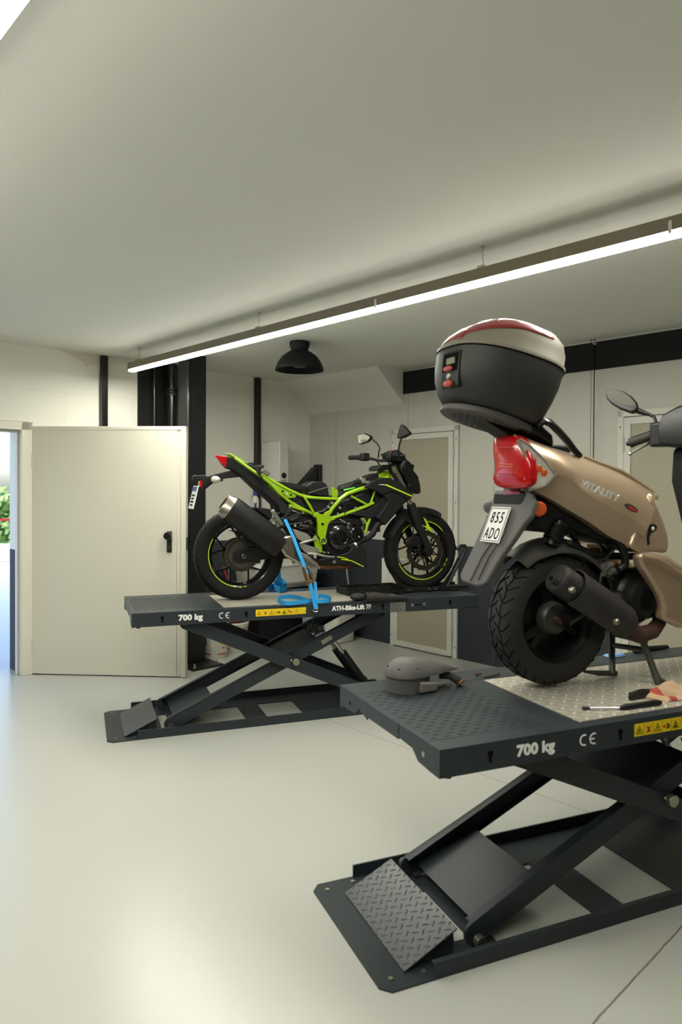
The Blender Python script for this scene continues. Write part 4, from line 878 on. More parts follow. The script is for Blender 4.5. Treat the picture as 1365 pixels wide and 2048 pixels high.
# rearsets
P = tr(BK, zF, [(425,535),(560,580),(700,625),(760,690),(790,760),(720,790),(590,770),(520,720),(470,650)], -.15)
part('heel_guard', MB().prism(P, (0, .006, 0)), M['alu'], bike, bevel=.002)
P = tr(BK, zF, [(540,800),(640,820),(830,880),(910,890),(920,950),(830,980),(760,1000),(700,1010),(660,980),(610,930),(560,860)], -.15)
part('footpeg_bracket', MB().prism(P, (0, .012, 0)), M['alu'], bike, bevel=.003)
part('brake_lever', MB().tube(tr(BK, zF, [(700,1000),(850,1000),(1000,1040),(1120,1055),(1200,1055)], -.17), [.009,.010,.008,.006,.005], n=10), M['alu'], bike)
part('footpeg', MB().cyl(BK.y(*zF((845,1010)), -.16), BK.y(*zF((845,1060)), -.23), .011), M['alu'], bike)
part('bracket_arm', MB().bar(BK.y(*zF((560,815)), -.155), BK.y(*zF((865,725)), -.155), .008, .014, up=(0,1,0)), M['alu'], bike, bevel=.003)
for p0, p1 in (((410,140),(240,375)), ((605,240),(270,380))):
    part('passenger_peg_strut', MB().bar(BK.y(*zF(p0), -.14), BK.y(*zF(p1), -.16), .014, .016, up=(0,1,0)), M['plasticmatt'], bike, bevel=.003)
part('passenger_footpeg', MB().bar(BK.y(*zF((40,190)), -.2), BK.y(*zF((225,460)), -.17), .02, .024, up=(0,1,0)), M['alu'], bike, bevel=.004)
part('shield_lower', MB().prism(tr(BK, zF, [(560,960),(700,1020),(840,1140),(950,1260),(940,1290),(700,1240),(640,1160)], -.19), (0, .01, 0)), M['alu'], bike, bevel=.002)
part('exhaust_bracket', MB().bar(BK.y(*zF((290,1060)), -.15), BK.y(*zF((440,1075)), -.15), .01, .012, up=(0,1,0)).cyl(BK.y(*zF((440,1170)), -.15), BK.y(*zF((440,1170)), -.12), .012), M['alu'], bike)
# tail
tf = [(440,345),(455,335),(640,400),(700,425),(745,480),(790,560),(800,600),(850,650),(940,745),(1010,820),(990,865),(900,850),(880,770),(790,690),(720,640),(580,515),(490,450),(432,434)]
P = tr(BK, zA, tf, -.07); x0_ = min(p.x for p in P)
part('tail_fairing', MB().slab(P, lambda q: .035+.07*min(1, max(0, (q.x-x0_)/.35))), M['plasticmatt'], bike, bevel=.008, seg=3)
P = tr(BK, zA, [(323,322),(345,320),(440,335),(458,372),(432,434),(400,412)], -.035)
part('tail_light', MB().slab(P, lambda q: .012+.03*min(1, max(0, (q.x-P[0].x)/.12))), M['redlens'], bike, bevel=.003)
P = tr(BK, zA, [(580,515),(490,455),(330,492),(250,515),(240,500),(130,505),(118,525),(125,545),(200,550),(210,610),(215,632),(240,628),(300,580),(400,535)], -.035)
part('plate_bracket', MB().slab(P, .028), M['plasticmatt'], bike, bevel=.006)
q = BK.y(*zA((325,542)), -.08)
ti = part('turn_signal', MB().ell(q, (.032, .03, .024)), M['clearlens'], bike, label='clear turn signal')
part('signal_stalk', MB().tube([q+V((.02,.0,0)), q+V((.05,.05,0))], .012, n=10), M['plastic'], bike)
q = BK.y(*zA((140,525)), .09); part('turn_signal', MB().ell(q, (.022, .04, .017)), M['plastic'], bike)
part('signal_stalk', MB().tube([q, q+V((.03,-.07,0))], .009, n=8), M['plastic'], bike)
pc = BK.y(*zA((148,600)), 0); pd = BK.y(*zA((100,808)), 0); dd_ = (pd-pc)
NP = part('number_plate', MB().obox((pc+pd)/2+V((0,0,0)), V((0, .078, 0)), dd_/2, V((-dd_.z, 0, dd_.x)).normalized()*.004), M['plate'], bike, bevel=.001, label='narrow white number plate seen edge-on')
nn_ = V((dd_.z, 0, -dd_.x)).normalized(); nn_ = -nn_ if nn_.x > 0 else nn_
part('plate_blue_band', MB().obox((pc*.86+pd*.14)+nn_*.0047, V((0, .074, 0)), dd_*.1, nn_*.0005), M['blueink'], NP)
pt_ = MB(); 
for k in range(4): pt_.obox((pc*(1-.42-.14*k)+pd*(.42+.14*k))+nn_*.0047, V((0, .055-.01*(k % 2), 0)), dd_*.035, nn_*.0005)
part('plate_marks', pt_, M['ink'], NP)['kind'] = 'stuff'
q = BK.y(*zA((188,580)), -.01); part('reflector', MB().box((q.x-.008, -.03, q.z-.02), (q.x+.008, .03, q.z+.02)), M['redlens'], bike, bevel=.003)
for p_ in ((645,400),(735,425)):
    q = BK.y(*zA(p_), -.03); part('seat_catch', MB().box((q.x-.02, -.05, q.z-.012), (q.x+.02, .05, q.z+.01)), M['plastic'], bike, bevel=.004)
a, b_ = BK.y(*zA((750,455)), -.1), BK.y(*zA((810,500)), -.1); part('relay', MB().bar(a, b_, .03, .03, up=(0,1,0)), M['greyplastic'], bike, bevel=.004)
part('strap_loop', MB().tube(tr(BK, zA, [(700,460),(740,520),(770,580),(790,640)], -.11), .006, n=6), M['plastic'], bike)
# shrouds
sh1 = [(385,572),(450,520),(520,492),(600,492),(700,540),(800,640),(795,655),(760,690),(700,640),(620,610),(540,640),(460,600)]
P = tr(BK, zB, sh1, -.16); SH = part('tank_shroud', MB().prism(P, (0, .03, 0)).prism([V((p.x, -p.y, p.z)) for p in P], (0, -.03, 0)), M['plasticmatt'], bike, bevel=.008, seg=3)
P = tr(BK, zB, [(540,549),(572,549),(793,646),(784,655),(690,612)], -.1625); part('shroud_stripe', MB().prism(P, (0, .002, 0)), M['greendecal'], SH)
P = tr(BK, zB, [(495,551),(538,548),(560,556)], -.1625); part('shroud_stripe', MB().prism(P, (0, .002, 0)), M['whiteink'], SH)
sh2 = [(540,640),(620,605),(700,635),(762,690),(722,715),(700,750),(665,785),(560,902),(488,832),(530,780),(590,690)]
P = tr(BK, zB, sh2, -.15); part('radiator_cover', MB().prism(P, (0, .05, 0)).prism([V((p.x, -p.y, p.z)) for p in P], (0, -.05, 0)), M['plasticmatt'], bike, bevel=.008, seg=3)
P = tr(BK, zB, [(240,802),(400,770),(490,720),(560,640),(585,690),(525,780),(500,825),(430,835)], -.13); part('inner_cover', MB().prism(P, (0, .02, 0)).prism([V((p.x, -p.y, p.z)) for p in P], (0, -.02, 0)), M['greyplastic'] if False else M['plasticmatt'], bike, bevel=.004)
part('radiator', MB().box((WB-.42, -.11, .44), (WB-.38, .11, .70)), M['engine'], bike)
# belly pan
P = tr(BK, zB, [(-10,1235),(0,1190),(130,1165),(250,1130),(290,1075),(400,1090),(405,1262),(310,1250),(180,1238)], -.135)
BP = part('belly_pan', MB().slab(P, .13), M['plasticmatt'], bike, bevel=.006)
for s0 in ([(150,1168),(200,1175),(245,1190)], [(185,1188),(270,1200),(375,1252)]):
    part('belly_stripe', MB().ribbon(tr(BK, zB, s0, -.1325), (0,1,0), .003, .006), M['greendecal'], BP)
q = BK.y(*zB((122,1211)), -.13); part('belly_bolt', MB().cyl(q-V((0,.006,0)), q, .010), M['alu'], BP)
# forks, axle, fender
def fork(s_):
    a, b_ = BK.y(*zB((628,395)), -.105), BK.y(*zB((775,715)), -.105); cc = BK.y(*zB((925,1115)), -.108)
    f = lambda q: V((q.x, q.y*s_, q.z))
    F_ = part('fork_leg', MB().tube([f(b_-V((0,0,0))), f(b_*.96+cc*.04), f(b_*.5+cc*.5), f(cc+V((0,0,.02)))], [.030,.033,.028,.026], n=20), M['plasticmatt'], bike)
    part('fork_tube', MB().cyl(f(a), f(b_), .0205), M['chrome'] if False else M['stainless'], F_)
    part('fork_foot', MB().lathe([(0, -.03*s_), (.032, -.028*s_), (.036, 0), (.03, .02*s_)], f(cc), n=24), M['plasticmatt'], F_)
    return F_, cc
fork(1); fk, cc = fork(-1)
part('front_axle', MB().cyl((fc.x, -.14, fc.z), (fc.x, .14, fc.z), .009).cyl((fc.x, -.142, fc.z), (fc.x, -.13, fc.z), .014, n=6), M['chrome'], bike)
fd = MB()
def fend(R_, a0, a1, hw, n=18, cx=fc.x, cz=fc.z, th=.006):
    rings = []
    for i in range(n+1):
        a = math.radians(a0+(a1-a0)*i/n); d = V((math.cos(a), 0, math.sin(a))); c = V((cx, 0, cz))
        ed = hw*(.75 if i in (0, n) else 1)
        o = [c+d*(R_-.045*(abs(t_)**3))+V((0, t_*ed, 0)) for t_ in (-1,-.8,-.4,0,.4,.8,1)]
        k_ = [c+d*(R_-th-.045*(abs(t_)**3))+V((0, t_*(ed-.002), 0)) for t_ in (1,.8,.4,0,-.4,-.8,-1)]
        rings.append(o+k_)
    return rings
part('front_mudguard', fd.loft(fend(.318, 162, 58, .068)), M['plasticmatt'], bike)
for s_ in (1, -1):
    P = tr(BK, zB, [(730,770),(850,760),(900,790),(960,960),(930,945),(860,860),(790,900),(740,860)], -.085)
    part('mudguard_stay', MB().prism([V((p.x, s_*p.y, p.z)) for p in P], (0, s_*.014, 0)), M['plastic'], bike, bevel=.004)
P = tr(BK, zB, [(885,830),(905,845),(945,920),(962,962),(930,940),(890,905),(915,900)], -.088); part('mudguard_decal', MB().prism(P, (0, .002, 0)), M['greendecal'], bike)
P = tr(BK, zB, [(740,1020),(790,995),(850,990),(870,1040),(840,1080),(770,1085),(735,1055)], -.125)
CA = part('front_caliper', MB().prism(P, (0, .05, 0)), M['engine'], bike, bevel=.008)
for p_ in ((757,1048),(835,1105),(872,1130)):
    q = BK.y(*zB(p_), -.128); part('caliper_bolt', MB().cyl(q-V((0,.004,0)), q+V((0,.004,0)), .007), M['chrome'], CA)
part('brake_hose', MB().tube(tr(BK, zB, [(790,1010),(800,940),(780,880),(730,820),(700,760),(690,600),(640,450)], -.12), .0045, n=8), M['plastic'], bike)
# headlight and instruments
P = tr(BK, zB, [(690,395),(720,335),(760,350),(790,380),(812,380),(800,430),(840,480),(872,550),(880,622),(845,634),(795,600),(745,575),(760,545),(720,480),(680,420)], -.10)
part('headlight_cowl', MB().slab(P, lambda q: .105 if q.x < P[7].x else .075), M['plastic'], bike, bevel=.012, seg=3)
P = tr(BK, zB, [(600,290),(660,262),(720,285),(750,340),(700,360),(620,350)], -.08)
part('instrument_housing', MB().slab(P, .075), M['plastic'], bike, bevel=.01)
part('top_clamp', MB().slab(tr(BK, zB, [(495,405),(530,385),(640,375),(660,395),(600,425),(500,435)], -.085), .08), M['engine'], bike, bevel=.006)
# handlebar
gn, gf = BK.y(792, 908, -.37), BK.y(702, 915.5, .37)
hc = (gn+gf)/2
gn2, gf2 = V((gn.x+.05, -.24, gn.z+.0)), V((gf.x+.05, .24, gf.z))
bar_c = BK.y(*zB((560,345)), 0)
part('handlebar', MB().tube([gn, gn2, V((bar_c.x, -.08, bar_c.z)), V((bar_c.x, .08, bar_c.z)), gf2, gf], .011, n=12), M['plastic'], bike)
for s_, g0, g2 in ((-1, gn, gn2), (1, gf, gf2)):
    G = part('grip', MB().tube([g0, g0*.5+g2*.5, g2], [.0175, .0165, .0165], n=18).cyl(g0-(g2-g0).normalized()*.012, g0, .0165), M['tyre'], bike)
    part('switch_housing', MB().obox(g2*.93+g0*.07-V((0,s_*.035,0)), (.030,0,0), (0,.034,0), (0,0,.030)), M['plastic'], bike, bevel=.01, seg=3)
    part('hand_lever', MB().tube([g2+V((.03,-s_*.02,.0)), g2+V((.07,s_*.03,-.008)), g0+V((.065,0,-.01))], [.009,.007,.006], n=8).ell(g0+V((.065,0,-.01)), (.009,.009,.009)), M['plastic'], bike)
for hh_, cc2 in (([(560,330),(600,380),(640,430),(650,500)], -.1), ([(480,340),(520,400),(560,420),(600,400)], .05), ([(700,300),(740,340),(720,400),(690,440)], -.12), ([(520,300),(560,280),(610,290),(640,330)], .1)):
    part('cable', MB().tube(tr(BK, zB, hh_, cc2), .005, n=6), M['plastic'], bike)
q = BK.y(*zB((652,288)), -.22); part('brake_reservoir', MB().lathe([(0, -.03), (.024, -.03), (.027, -.02), (.027, .03)], q, n=24), M['plastic'], bike)
q = BK.y(*zB((605,268)), -.2); part('kill_switch', MB().obox(q, (.012,0,0), (0,.01,0), (0,0,.008)), M['redink'], bike, bevel=.002)
# mirrors
for nm_, z_, out, stem, pl_pt, nrm, m_ in (
    ('far', zB, [(318,135),(330,122),(380,112),(430,135),(437,150),(410,185),(345,209),(325,202)], [(500,320),(503,280),(512,240),(490,200),(450,165)], None, (-.94,-.34,0), 1),
    ('near', zB, [(688,36),(712,52),(760,110),(755,120),(700,150),(660,157),(656,148),(670,90)], [(676,330),(672,260),(680,210),(700,150)], None, (-.9,-.1,.1), 0)):
    y_ = .33 if m_ else -.33
    s0 = BK.y(*z_(stem[0]), y_*.75); pt = BK.y(*z_(stem[-1]), y_)
    st_ = [BK.pl(*z_(p_), s0+(pt-s0)*(i/(len(stem)-1)), (0,1,0)) for i, p_ in enumerate(stem)]
    MR = part('mirror_housing', MB().prism([BK.pl(*z_(p_), pt, nrm) for p_ in out], V(nrm).normalized()*-.03), M['plastic'], bike, bevel=.008, seg=3)
    part('mirror_stem', MB().tube(st_, .006, n=10), M['plastic'], MR)
    c_ = sum((V(p_+(0,)) for p_ in out), V((0,0,0)))/len(out)
    inn = [tuple((V(p_+(0,))*.86+c_*.14)[:2]) for p_ in out]
    part('mirror_face', MB().prism([BK.pl(*z_(p_), pt, nrm)+V(nrm).normalized()*.0005 for p_ in inn], V(nrm).normalized()*.001), M['mirror'] if m_ else M['plasticmatt'], MR)  # near mirror: its dark reflection is put in as matt black colour

# ---- ratchet straps
LP = lambda x, y, z=0: LF1.z(x, y, Z1+.003+z)
T = thing('tie_down_strap', 'bright blue tie-down strap with brass ratchet pulling the motorcycle to the near lift edge', 'strap', BK, (.4, -.2, 0))
top = BK.y(*zF((285,365)), -.17); r0 = BK.y(*zF((650,1250)), -.27); r1 = BK.y(*zF((760,1580)), -.31); hk_ = LF1.y(632, 1222, -.04)
hk_ = BK.I @ LF1.W(hk_); mid1 = BK.pl(*zF((440,700)), top*.6+r0*.4, (0,1,0))
part('upper_webbing', MB().ribbon([top+V((0,.05,.01)), top, mid1, r0, r0*.6+r1*.4], (1,.3,0), .026, .003), M['strap'], T)
part('lower_webbing', MB().ribbon([r1+V((-.01,.0,.03)), r1*.7+hk_*.3, r1*.35+hk_*.65+V((0,-.004,.0)), hk_+V((0,0,.012))], [(1,.2,0),(1,.3,0),(.8,.5,0),(1,.2,0)], .028, .003).ribbon([r1+V((.03,.0,.02)), r1*.6+hk_*.4+V((.025,0,0)), r1*.2+hk_*.8+V((.008,-.004,0)), hk_+V((.004,0,.012))], [(1,.2,0),(1,.5,0),(.9,-.5,0),(1,.2,0)], .024, .003), M['strap'], T)
part('strap_tail', MB().ribbon([r0+V((.012,-.004,.02)), r0+V((.022,-.01,.05)), r0+V((.016,-.012,.075))], (.3,1,.2), .022, .002), M['blueink'], T)
brass = mat('brass_plated_ratchet', (150, 112, 72), .4, metal=.85, var=.3, vs=30)
dr = (r1-r0).normalized(); sx_ = V((1,.25,0)).normalized(); ny_ = dr.cross(sx_).normalized()
for s_ in (-1, 1):
    part('ratchet_side', MB().obox((r0+r1)/2+sx_*s_*.016+ny_*.004, sx_*.0015, (r1-r0)*.5, ny_*.016), brass, T, bevel=.0008)
    part('ratchet_handle', MB().obox(r0*.35+r1*.65+sx_*(s_*.024+.012)+ny_*-.01, sx_*.0015, (r1-r0)*.38, ny_*.012), brass, T, bevel=.0008)
part('ratchet_spool', MB().cyl(r1-dr*.02-sx_*.03, r1-dr*.02+sx_*.036, .013, n=18).cyl(r0+dr*.01-sx_*.018, r0+dr*.01+sx_*.03, .004, n=10), brass, T)
part('ratchet_grip', MB().tube([r0+dr*.01+sx_*.028, r0+dr*.04+sx_*.034, r0+dr*.06+sx_*.036], .006, n=8), M['steeldark'], T)
part('hook', MB().tube([hk_+V((-.008,-.006,.018)), hk_+V((.008,-.008,.014)), hk_+V((.008,-.01,-.002)), hk_+V((-.012,-.008,-.004)), hk_+V((-.018,.004,.004))], .0045, n=8), M['chrome'], T)
def coil(name, label, pts_px, w, group=None, twist=1):
    mb = MB(); pts = [LP(x, y)+V((0, 0, w/2+.001+dz)) for x, y, dz in pts_px]
    sm = []
    for i in range(len(pts)-1):
        for k in range(4):
            t_ = k/4; p0, p1, p2, p3 = pts[max(i-1,0)], pts[i], pts[i+1], pts[min(i+2, len(pts)-1)]
            sm.append(.5*((2*p1)+(p2-p0)*t_+(2*p0-5*p1+4*p2-p3)*t_*t_+(3*p1-p0-3*p2+p3)*t_**3))
    mb.ribbon(sm, (0, 0, 1), w, .0025)
    return solo(name, label, 'strap', mb, M['strap'], LF1, (pts[0].x, pts[0].y, Z1+.003), group)
coil('strap_tail_end', 'loose loop of blue webbing lying on the near edge of the far lift platform', [(632,1200,0),(620,1206,0),(600,1209,0),(575,1211,0),(559,1207,0),(560,1200,0),(580,1197,0),(600,1200,0),(615,1205,0),(640,1207,0),(659,1205,0),(661,1200,0),(645,1196,0),(635,1198,0)], .026)
coil('tie_down_strap', 'blue strap bunched behind the rear tyre on the far side of the platform', [(537,1184,0),(552,1178,0),(568,1176,0),(574,1182,0),(560,1186,0),(548,1180,.01),(560,1172,.02),(572,1178,.01),(566,1184,0)], .045)
q = LP(560, 1180); solo('hanging_strap', 'short vertical length of blue strap behind the rear tyre, above the bunched one', 'strap', MB().ribbon([q+V((0,.01,.05)), q+V((-.01,.012,.13)), q+V((0,.02,.24))], (1, 0, 0), .035, .003), M['strap'], LF1, (q.x, q.y, Z1+.003))
q = LP(600, 1181); solo('flat_strap_piece', 'small flat piece of blue strap on the tread plate behind the hook', 'strap', MB().obox(q+V((0,0,.0025)), (.05,.0,0), (0,.012,0), (0,0,.0018)), M['strap'], LF1, (q.x, q.y, Z1+.003))

# ---- wheel chock at the front wheel
CH = thing('wheel_chock', 'black steel wheel chock gripping the front tyre of the green motorcycle', 'wheel chock', BK, (WB, 0, 0))
for s_ in (-1, 1):
    part('side_rail', MB().box((WB-.27, s_*.10-.006, .002), (WB+.36, s_*.10+.006, .03)), M['blackpaint'], CH, bevel=.002)
    P = tr(BK, zB, [(600,1300),(650,1330),(700,1390),(760,1420),(1000,1425),(1060,1380),(1120,1290),(1180,1170),(1205,1180),(1130,1320),(1060,1440),(680,1442)], -.085)
    if s_ < 0: part('cheek_plate', MB().prism(P, (0, .004, 0)), M['blackpaint'], CH)
hp = [BK.y(*zB(p_), -.08) for p_ in ((1085,1430),(1150,1290),(1215,1170),(1252,1095),(1240,1072),(1205,1072),(1180,1100))]
part('hoop', MB().tube(hp+[V((q.x, .08, q.z)) for q in hp[::-1]], .012, n=12), M['blackpaint'], CH)
part('cradle_plate', MB().box((WB-.16, -.08, .0), (WB+.28, .08, .004)), M['blackpaint'], CH)
for x in (WB+.02, WB+.075): part('bolt', MB().cyl((x, -.115, .016), (x, -.104, .016), .011, n=16), M['chrome'], CH)
part('front_tie_plate', MB().box((WB+.2, -.13, .0), (WB+.38, .13, .012)), M['blackpaint'], CH, bevel=.003)
q = BK.y(*zB((775,1465)), -.12); part('lock_pin', MB().tube([V((q.x-.03,-.12,.012)), V((q.x,-.122,.022)), V((q.x+.02,-.12,.012)), V((q.x-.005,-.118,.008))], .003, n=6), M['chrome'], CH)

# ---- tray and tools on the far lift
a, b_, c_ = LP(676, 1185), LP(790, 1186), LP(672, 1178)
TX0, TY0 = a.x, .19; TW, TD, TH = .44, .22, .048
T = thing('parts_tray', 'black divided plastic parts tray on the lift beside the front wheel chock', 'tray', LF1, (TX0, TY0, Z1+.003))
zb = Z1+.003
ty = MB().box((TX0+.01, TY0+.01, zb), (TX0+TW-.01, TY0+TD-.01, zb+.004))
for y_ in (TY0, TY0+TD/2, TY0+TD-.005): ty.box((TX0, y_, zb+.002), (TX0+TW, y_+.005, zb+TH))
for k in range(5): ty.box((TX0+k*(TW-.005)/4, TY0, zb+.002), (TX0+k*(TW-.005)/4+.005, TY0+TD, zb+TH))
part('tray_body', ty, M['plastic'], T, bevel=.001)
part('tray_rim', MB().box((TX0-.008, TY0-.008, zb+TH-.002), (TX0+TW+.008, TY0+.004, zb+TH+.002)).box((TX0-.008, TY0+TD-.004, zb+TH-.002), (TX0+TW+.008, TY0+TD+.008, zb+TH+.002)).box((TX0-.008, TY0, zb+TH-.002), (TX0+.004, TY0+TD, zb+TH+.002)).box((TX0+TW-.004, TY0, zb+TH-.002), (TX0+TW+.008, TY0+TD, zb+TH+.002)), M['plastic'], T)
T = thing('rubber_intake_boot', 'black moulded rubber air duct lying at the near edge before the parts tray', 'air duct', LF1, (1.56, .03, zb))
p0 = LP(735, 1203)
duct = [V((p0.x-.01, p0.y, zb+.03)), V((p0.x+.05, p0.y+.005, zb+.032)), V((p0.x+.11, p0.y+.01, zb+.026)), V((p0.x+.17, p0.y+.012, zb+.02)), V((p0.x+.24, p0.y+.012, zb+.014)), V((p0.x+.31, p0.y+.008, zb+.011))]
part('duct_body', MB().tube(duct, [.026,.03,.024,.018,.013,.010], n=16, sq=.8), M['tyre2'], T)
part('duct_mouth', MB().lathe([(.018, -.002), (.03, 0), (.031, .012), (.026, .014)], duct[0], axis=(1,0,0), n=24), M['tyre2'], T)
part('duct_opening', MB().cyl(duct[0]-V((.001,0,0)), duct[0], .019), M['ink'], T)
T2 = solo('rubber_boot', 'smaller black rubber boot between the parts tray and the air duct', 'rubber boot', MB().ell((p0.x-.04, p0.y+.07, zb+.024), (.055, .04, .024)).tube([(p0.x, p0.y+.07, zb+.02), (p0.x+.06, p0.y+.09, zb+.018)], .016), M['tyre2'], LF1, (p0.x-.04, p0.y+.07, zb))
q = RM.y(698, 1172, W2-.1); q2 = RM.y(693, 1130, W2-.1)
solo('broom_handle', 'thin pale broom stick leaning at the dark wall band, seen below the engine', 'stick', MB().tube([(q.x+.03, q.y-.02, .0), (q.x, q.y, q.z), (q2.x, q2.y, q2.z), (q2.x-.02, q2.y+.07, 1.02)], .011), M['alu'], RM, (q.x+.03, q.y-.02, 0))
# ================================================================ scooter
SC = Frame((.814, 2.741, Z2+.003), 23)
SK_ = 'bronze metallic scooter with grey top case, standing on the near lift'
sc = thing('scooter', SK_, 'scooter', SC)
R_, wz = .252, .262
c = V((0, 0, wz))
rim = MB().lathe([(.165, -.05), (.172, -.054), (.165, -.046), (.15, -.04), (.14, -.02), (.14, .02), (.15, .04), (.165, .046), (.172, .054), (.165, .05)], c, n=64, closed_prof=True)
rim.lathe([(0, -.03), (.05, -.035), (.06, -.02), (.07, .03), (0, .05)], c, n=32)
for i in range(3):
    a = math.radians(90+120*i+10)
    for s_ in (-.2, .2):
        d = V((math.cos(a), 0, math.sin(a))); e = V((math.cos(a+s_), 0, math.sin(a+s_))); rim.bar(c+d*.05, c+e*.15, .03, .028, up=(0,1,0))
RW2 = part('rear_wheel', rim, M['engine'], sc, label='dark three-spoke rear wheel')
def fat_tyre(c, R, rr, w, par, mt):
    prof = []
    for i in range(21):
        t_ = -1+2*i/20
        prof.append((rr+(R-rr)*(1-abs(t_)**4.5), w/2*math.sin(t_*PI/2)*(1 if abs(t_) < .8 else 1-(abs(t_)-.8)*.8)))
    T_ = part('tyre', MB().lathe(prof, c, n=96), mt, par)
    g = MB()
    for i in range(30):
        a = 2*PI*i/30
        for s_ in (-1, 1):
            pts = []
            for j in range(8):
                t_ = s_*(.0+.105*j); r_ = rr+(R-rr)*(1-abs(t_)**4.5)+.0006; yy = w/2*math.sin(t_*PI/2); aa = a+(.1 if s_ > 0 else 0)+.12*math.sin(j*.45)
                pts.append(c+V((r_*math.cos(aa), yy, r_*math.sin(aa))))
            g.tube(pts, .0026, n=4)
    for t_ in (-.28, .28):
        r_ = rr+(R-rr)*(1-abs(t_)**4.5)+.0006; yy = w/2*math.sin(t_*PI/2)
        g.tube([c+V((r_*math.cos(2*PI*i/80), yy+.004*math.sin(i*.785*2), r_*math.sin(2*PI*i/80))) for i in range(80)], .0024, n=4, closed=True)
    q = part('tread_groove', g, M['groove'], par); q['kind'] = 'stuff'
fat_tyre(c, R_, .168, .135, RW2, M['tyre2'])
part('axle_nut', MB().cyl((0, -.075, wz), (0, -.03, wz), .016, n=6), M['rustdark'], RW2)
part('hub_cover', MB().lathe([(.06, .02), (.10, .035), (.145, .03), (.145, .036), (.06, .045)], c, n=48, closed_prof=True), M['engine'], RW2)
part('brake_drum', MB().lathe([(.0, -.04), (.055, -.045), (.065, -.03), (.068, -.01)], c, n=32), M['steeldark'], RW2)

def T3(z, pts, c): return tr(SC, z, pts, c)
# body shell: near and far side lofts between upper edge, belt line and lower edge
up = [(395,85),(450,100),(500,122),(600,160),(700,190),(780,214),(900,262),(1000,305),(1110,370),(1195,425)]
bl = [(628,334),(650,345),(690,365),(720,380),(800,428),(880,480),(960,520),(1050,570),(1110,605),(1160,650)]
lo = [(480,415),(545,440),(620,480),(700,530),(780,575),(850,620),(930,680),(1010,720),(1060,745),(1115,780)]
def resamp(P, n):
    L = [0]
    for i in range(1, len(P)): L.append(L[-1]+(P[i]-P[i-1]).length)
    out = []
    for k in range(n):
        s_ = L[-1]*k/(n-1); i = 1
        while i < len(P)-1 and L[i] < s_: i += 1
        t_ = (s_-L[i-1])/(L[i]-L[i-1]); out.append(P[i-1].lerp(P[i], t_))
    return out
n_ = 22
U = resamp(T3(zS, up, -.095), n_); Bq = resamp(T3(zS, bl, -.168), n_); Lw = resamp(T3(zS, lo, -.125), n_)
rings = []
for i in range(n_):
    u, b_, l = U[i], Bq[i], Lw[i]
    w_ = .8+.2*min(1, i/4)
    u = V((u.x, u.y*w_-.0, u.z)); b_ = V((b_.x, b_.y*(.86+.14*min(1, i/5)), b_.z))
    crown = V((u.x, 0, u.z+.012)); m1 = u.lerp(b_, .5)+V((0, -.022, .012)); m0 = crown.lerp(u, .7)+V((0, 0, .004))
    near = [crown, m0, u+V((0,-.01,-.006)), u.lerp(b_, .25)+V((0,-.017,.01)), m1, u.lerp(b_, .78)+V((0,-.014,.006)), b_, b_.lerp(l, .3)+V((0,.006,0)), b_.lerp(l, .7)+V((0,.004,0)), l]
    ks_ = .035*max(0, 1-i/4); near[0].x += ks_; near[1].x += ks_*.7
    far = [V((q.x+ks_, -q.y*(.9 if i == 0 else 1), q.z-(.01 if i == 0 else 0))) for q in near[::-1][:-1]]
    rings.append(near+far)
BD = part('body_shell', MB().loft(rings), M['champagne'], sc, smooth=32)
# front lobe of the side panel with its oval slot
lobe = [(1110,605),(1195,425),(1205,470),(1232,520),(1265,600),(1288,680),(1292,740),(1280,785),(1225,775),(1115,780),(1060,745)]
P = T3(zS, lobe, -.150)
part('panel_lobe', MB().slab(P, .15), M['champagne'], sc, bevel=.022, seg=4)
sl = [(1165,640),(1180,612),(1205,610),(1222,625),(1215,645),(1185,665),(1175,690),(1178,730),(1165,738),(1160,700)]
part('panel_slot', MB().prism(T3(zS, sl, -.1525), (0, .006, 0)), M['engine'], sc, bevel=.002)
q = SC.y(*zS((1195,637)), -.154); part('slot_gap', MB().ell(q, (.009, .002, .008)), M['trimwhite'], sc)
# seat-hinge edge strip
part('seat_edge', MB().tube(T3(zT, [(480,325),(640,390),(830,460),(920,520),(1100,640)], -.10), .008, n=8), M['champagne'], sc)
q = SC.y(*zT((1125,690)), -.08); part('seat_hinge', MB().box((q.x-.02, -.09, q.z-.01), (q.x+.008, -.05, q.z+.008)), mat('olive_plastic', (120, 128, 70), .6), sc, bevel=.002)
# footboard side panel
fb = [(1115,790),(1150,785),(1205,782),(1290,800),(1400,870),(1560,960),(1700,970),(1700,1210),(1365,1225),(1250,1170),(1262,1100),(1235,1030),(1190,950),(1130,860)]
P = T3(zS, fb, -.17); FB = part('footboard_panel', MB().prism(P, (0, .05, 0)).prism([V((p.x,-p.y,p.z)) for p in P], (0,-.05,0)), M['champagne'], sc, bevel=.018, seg=4)
part('footboard_crease', MB().tube(T3(zS, [(1140,800),(1220,815),(1290,850),(1340,890),(1450,930)], -.182), .006, n=8), M['champagne'], FB)
x0f, x1f = P[7].x, P[2].x
zf_ = P[6].z
part('floorboard', MB().box((P[4].x-.05, -.14, P[5].z-.10), (P[6].x, .14, P[5].z-.03)), M['plasticmatt'], sc, bevel=.01)
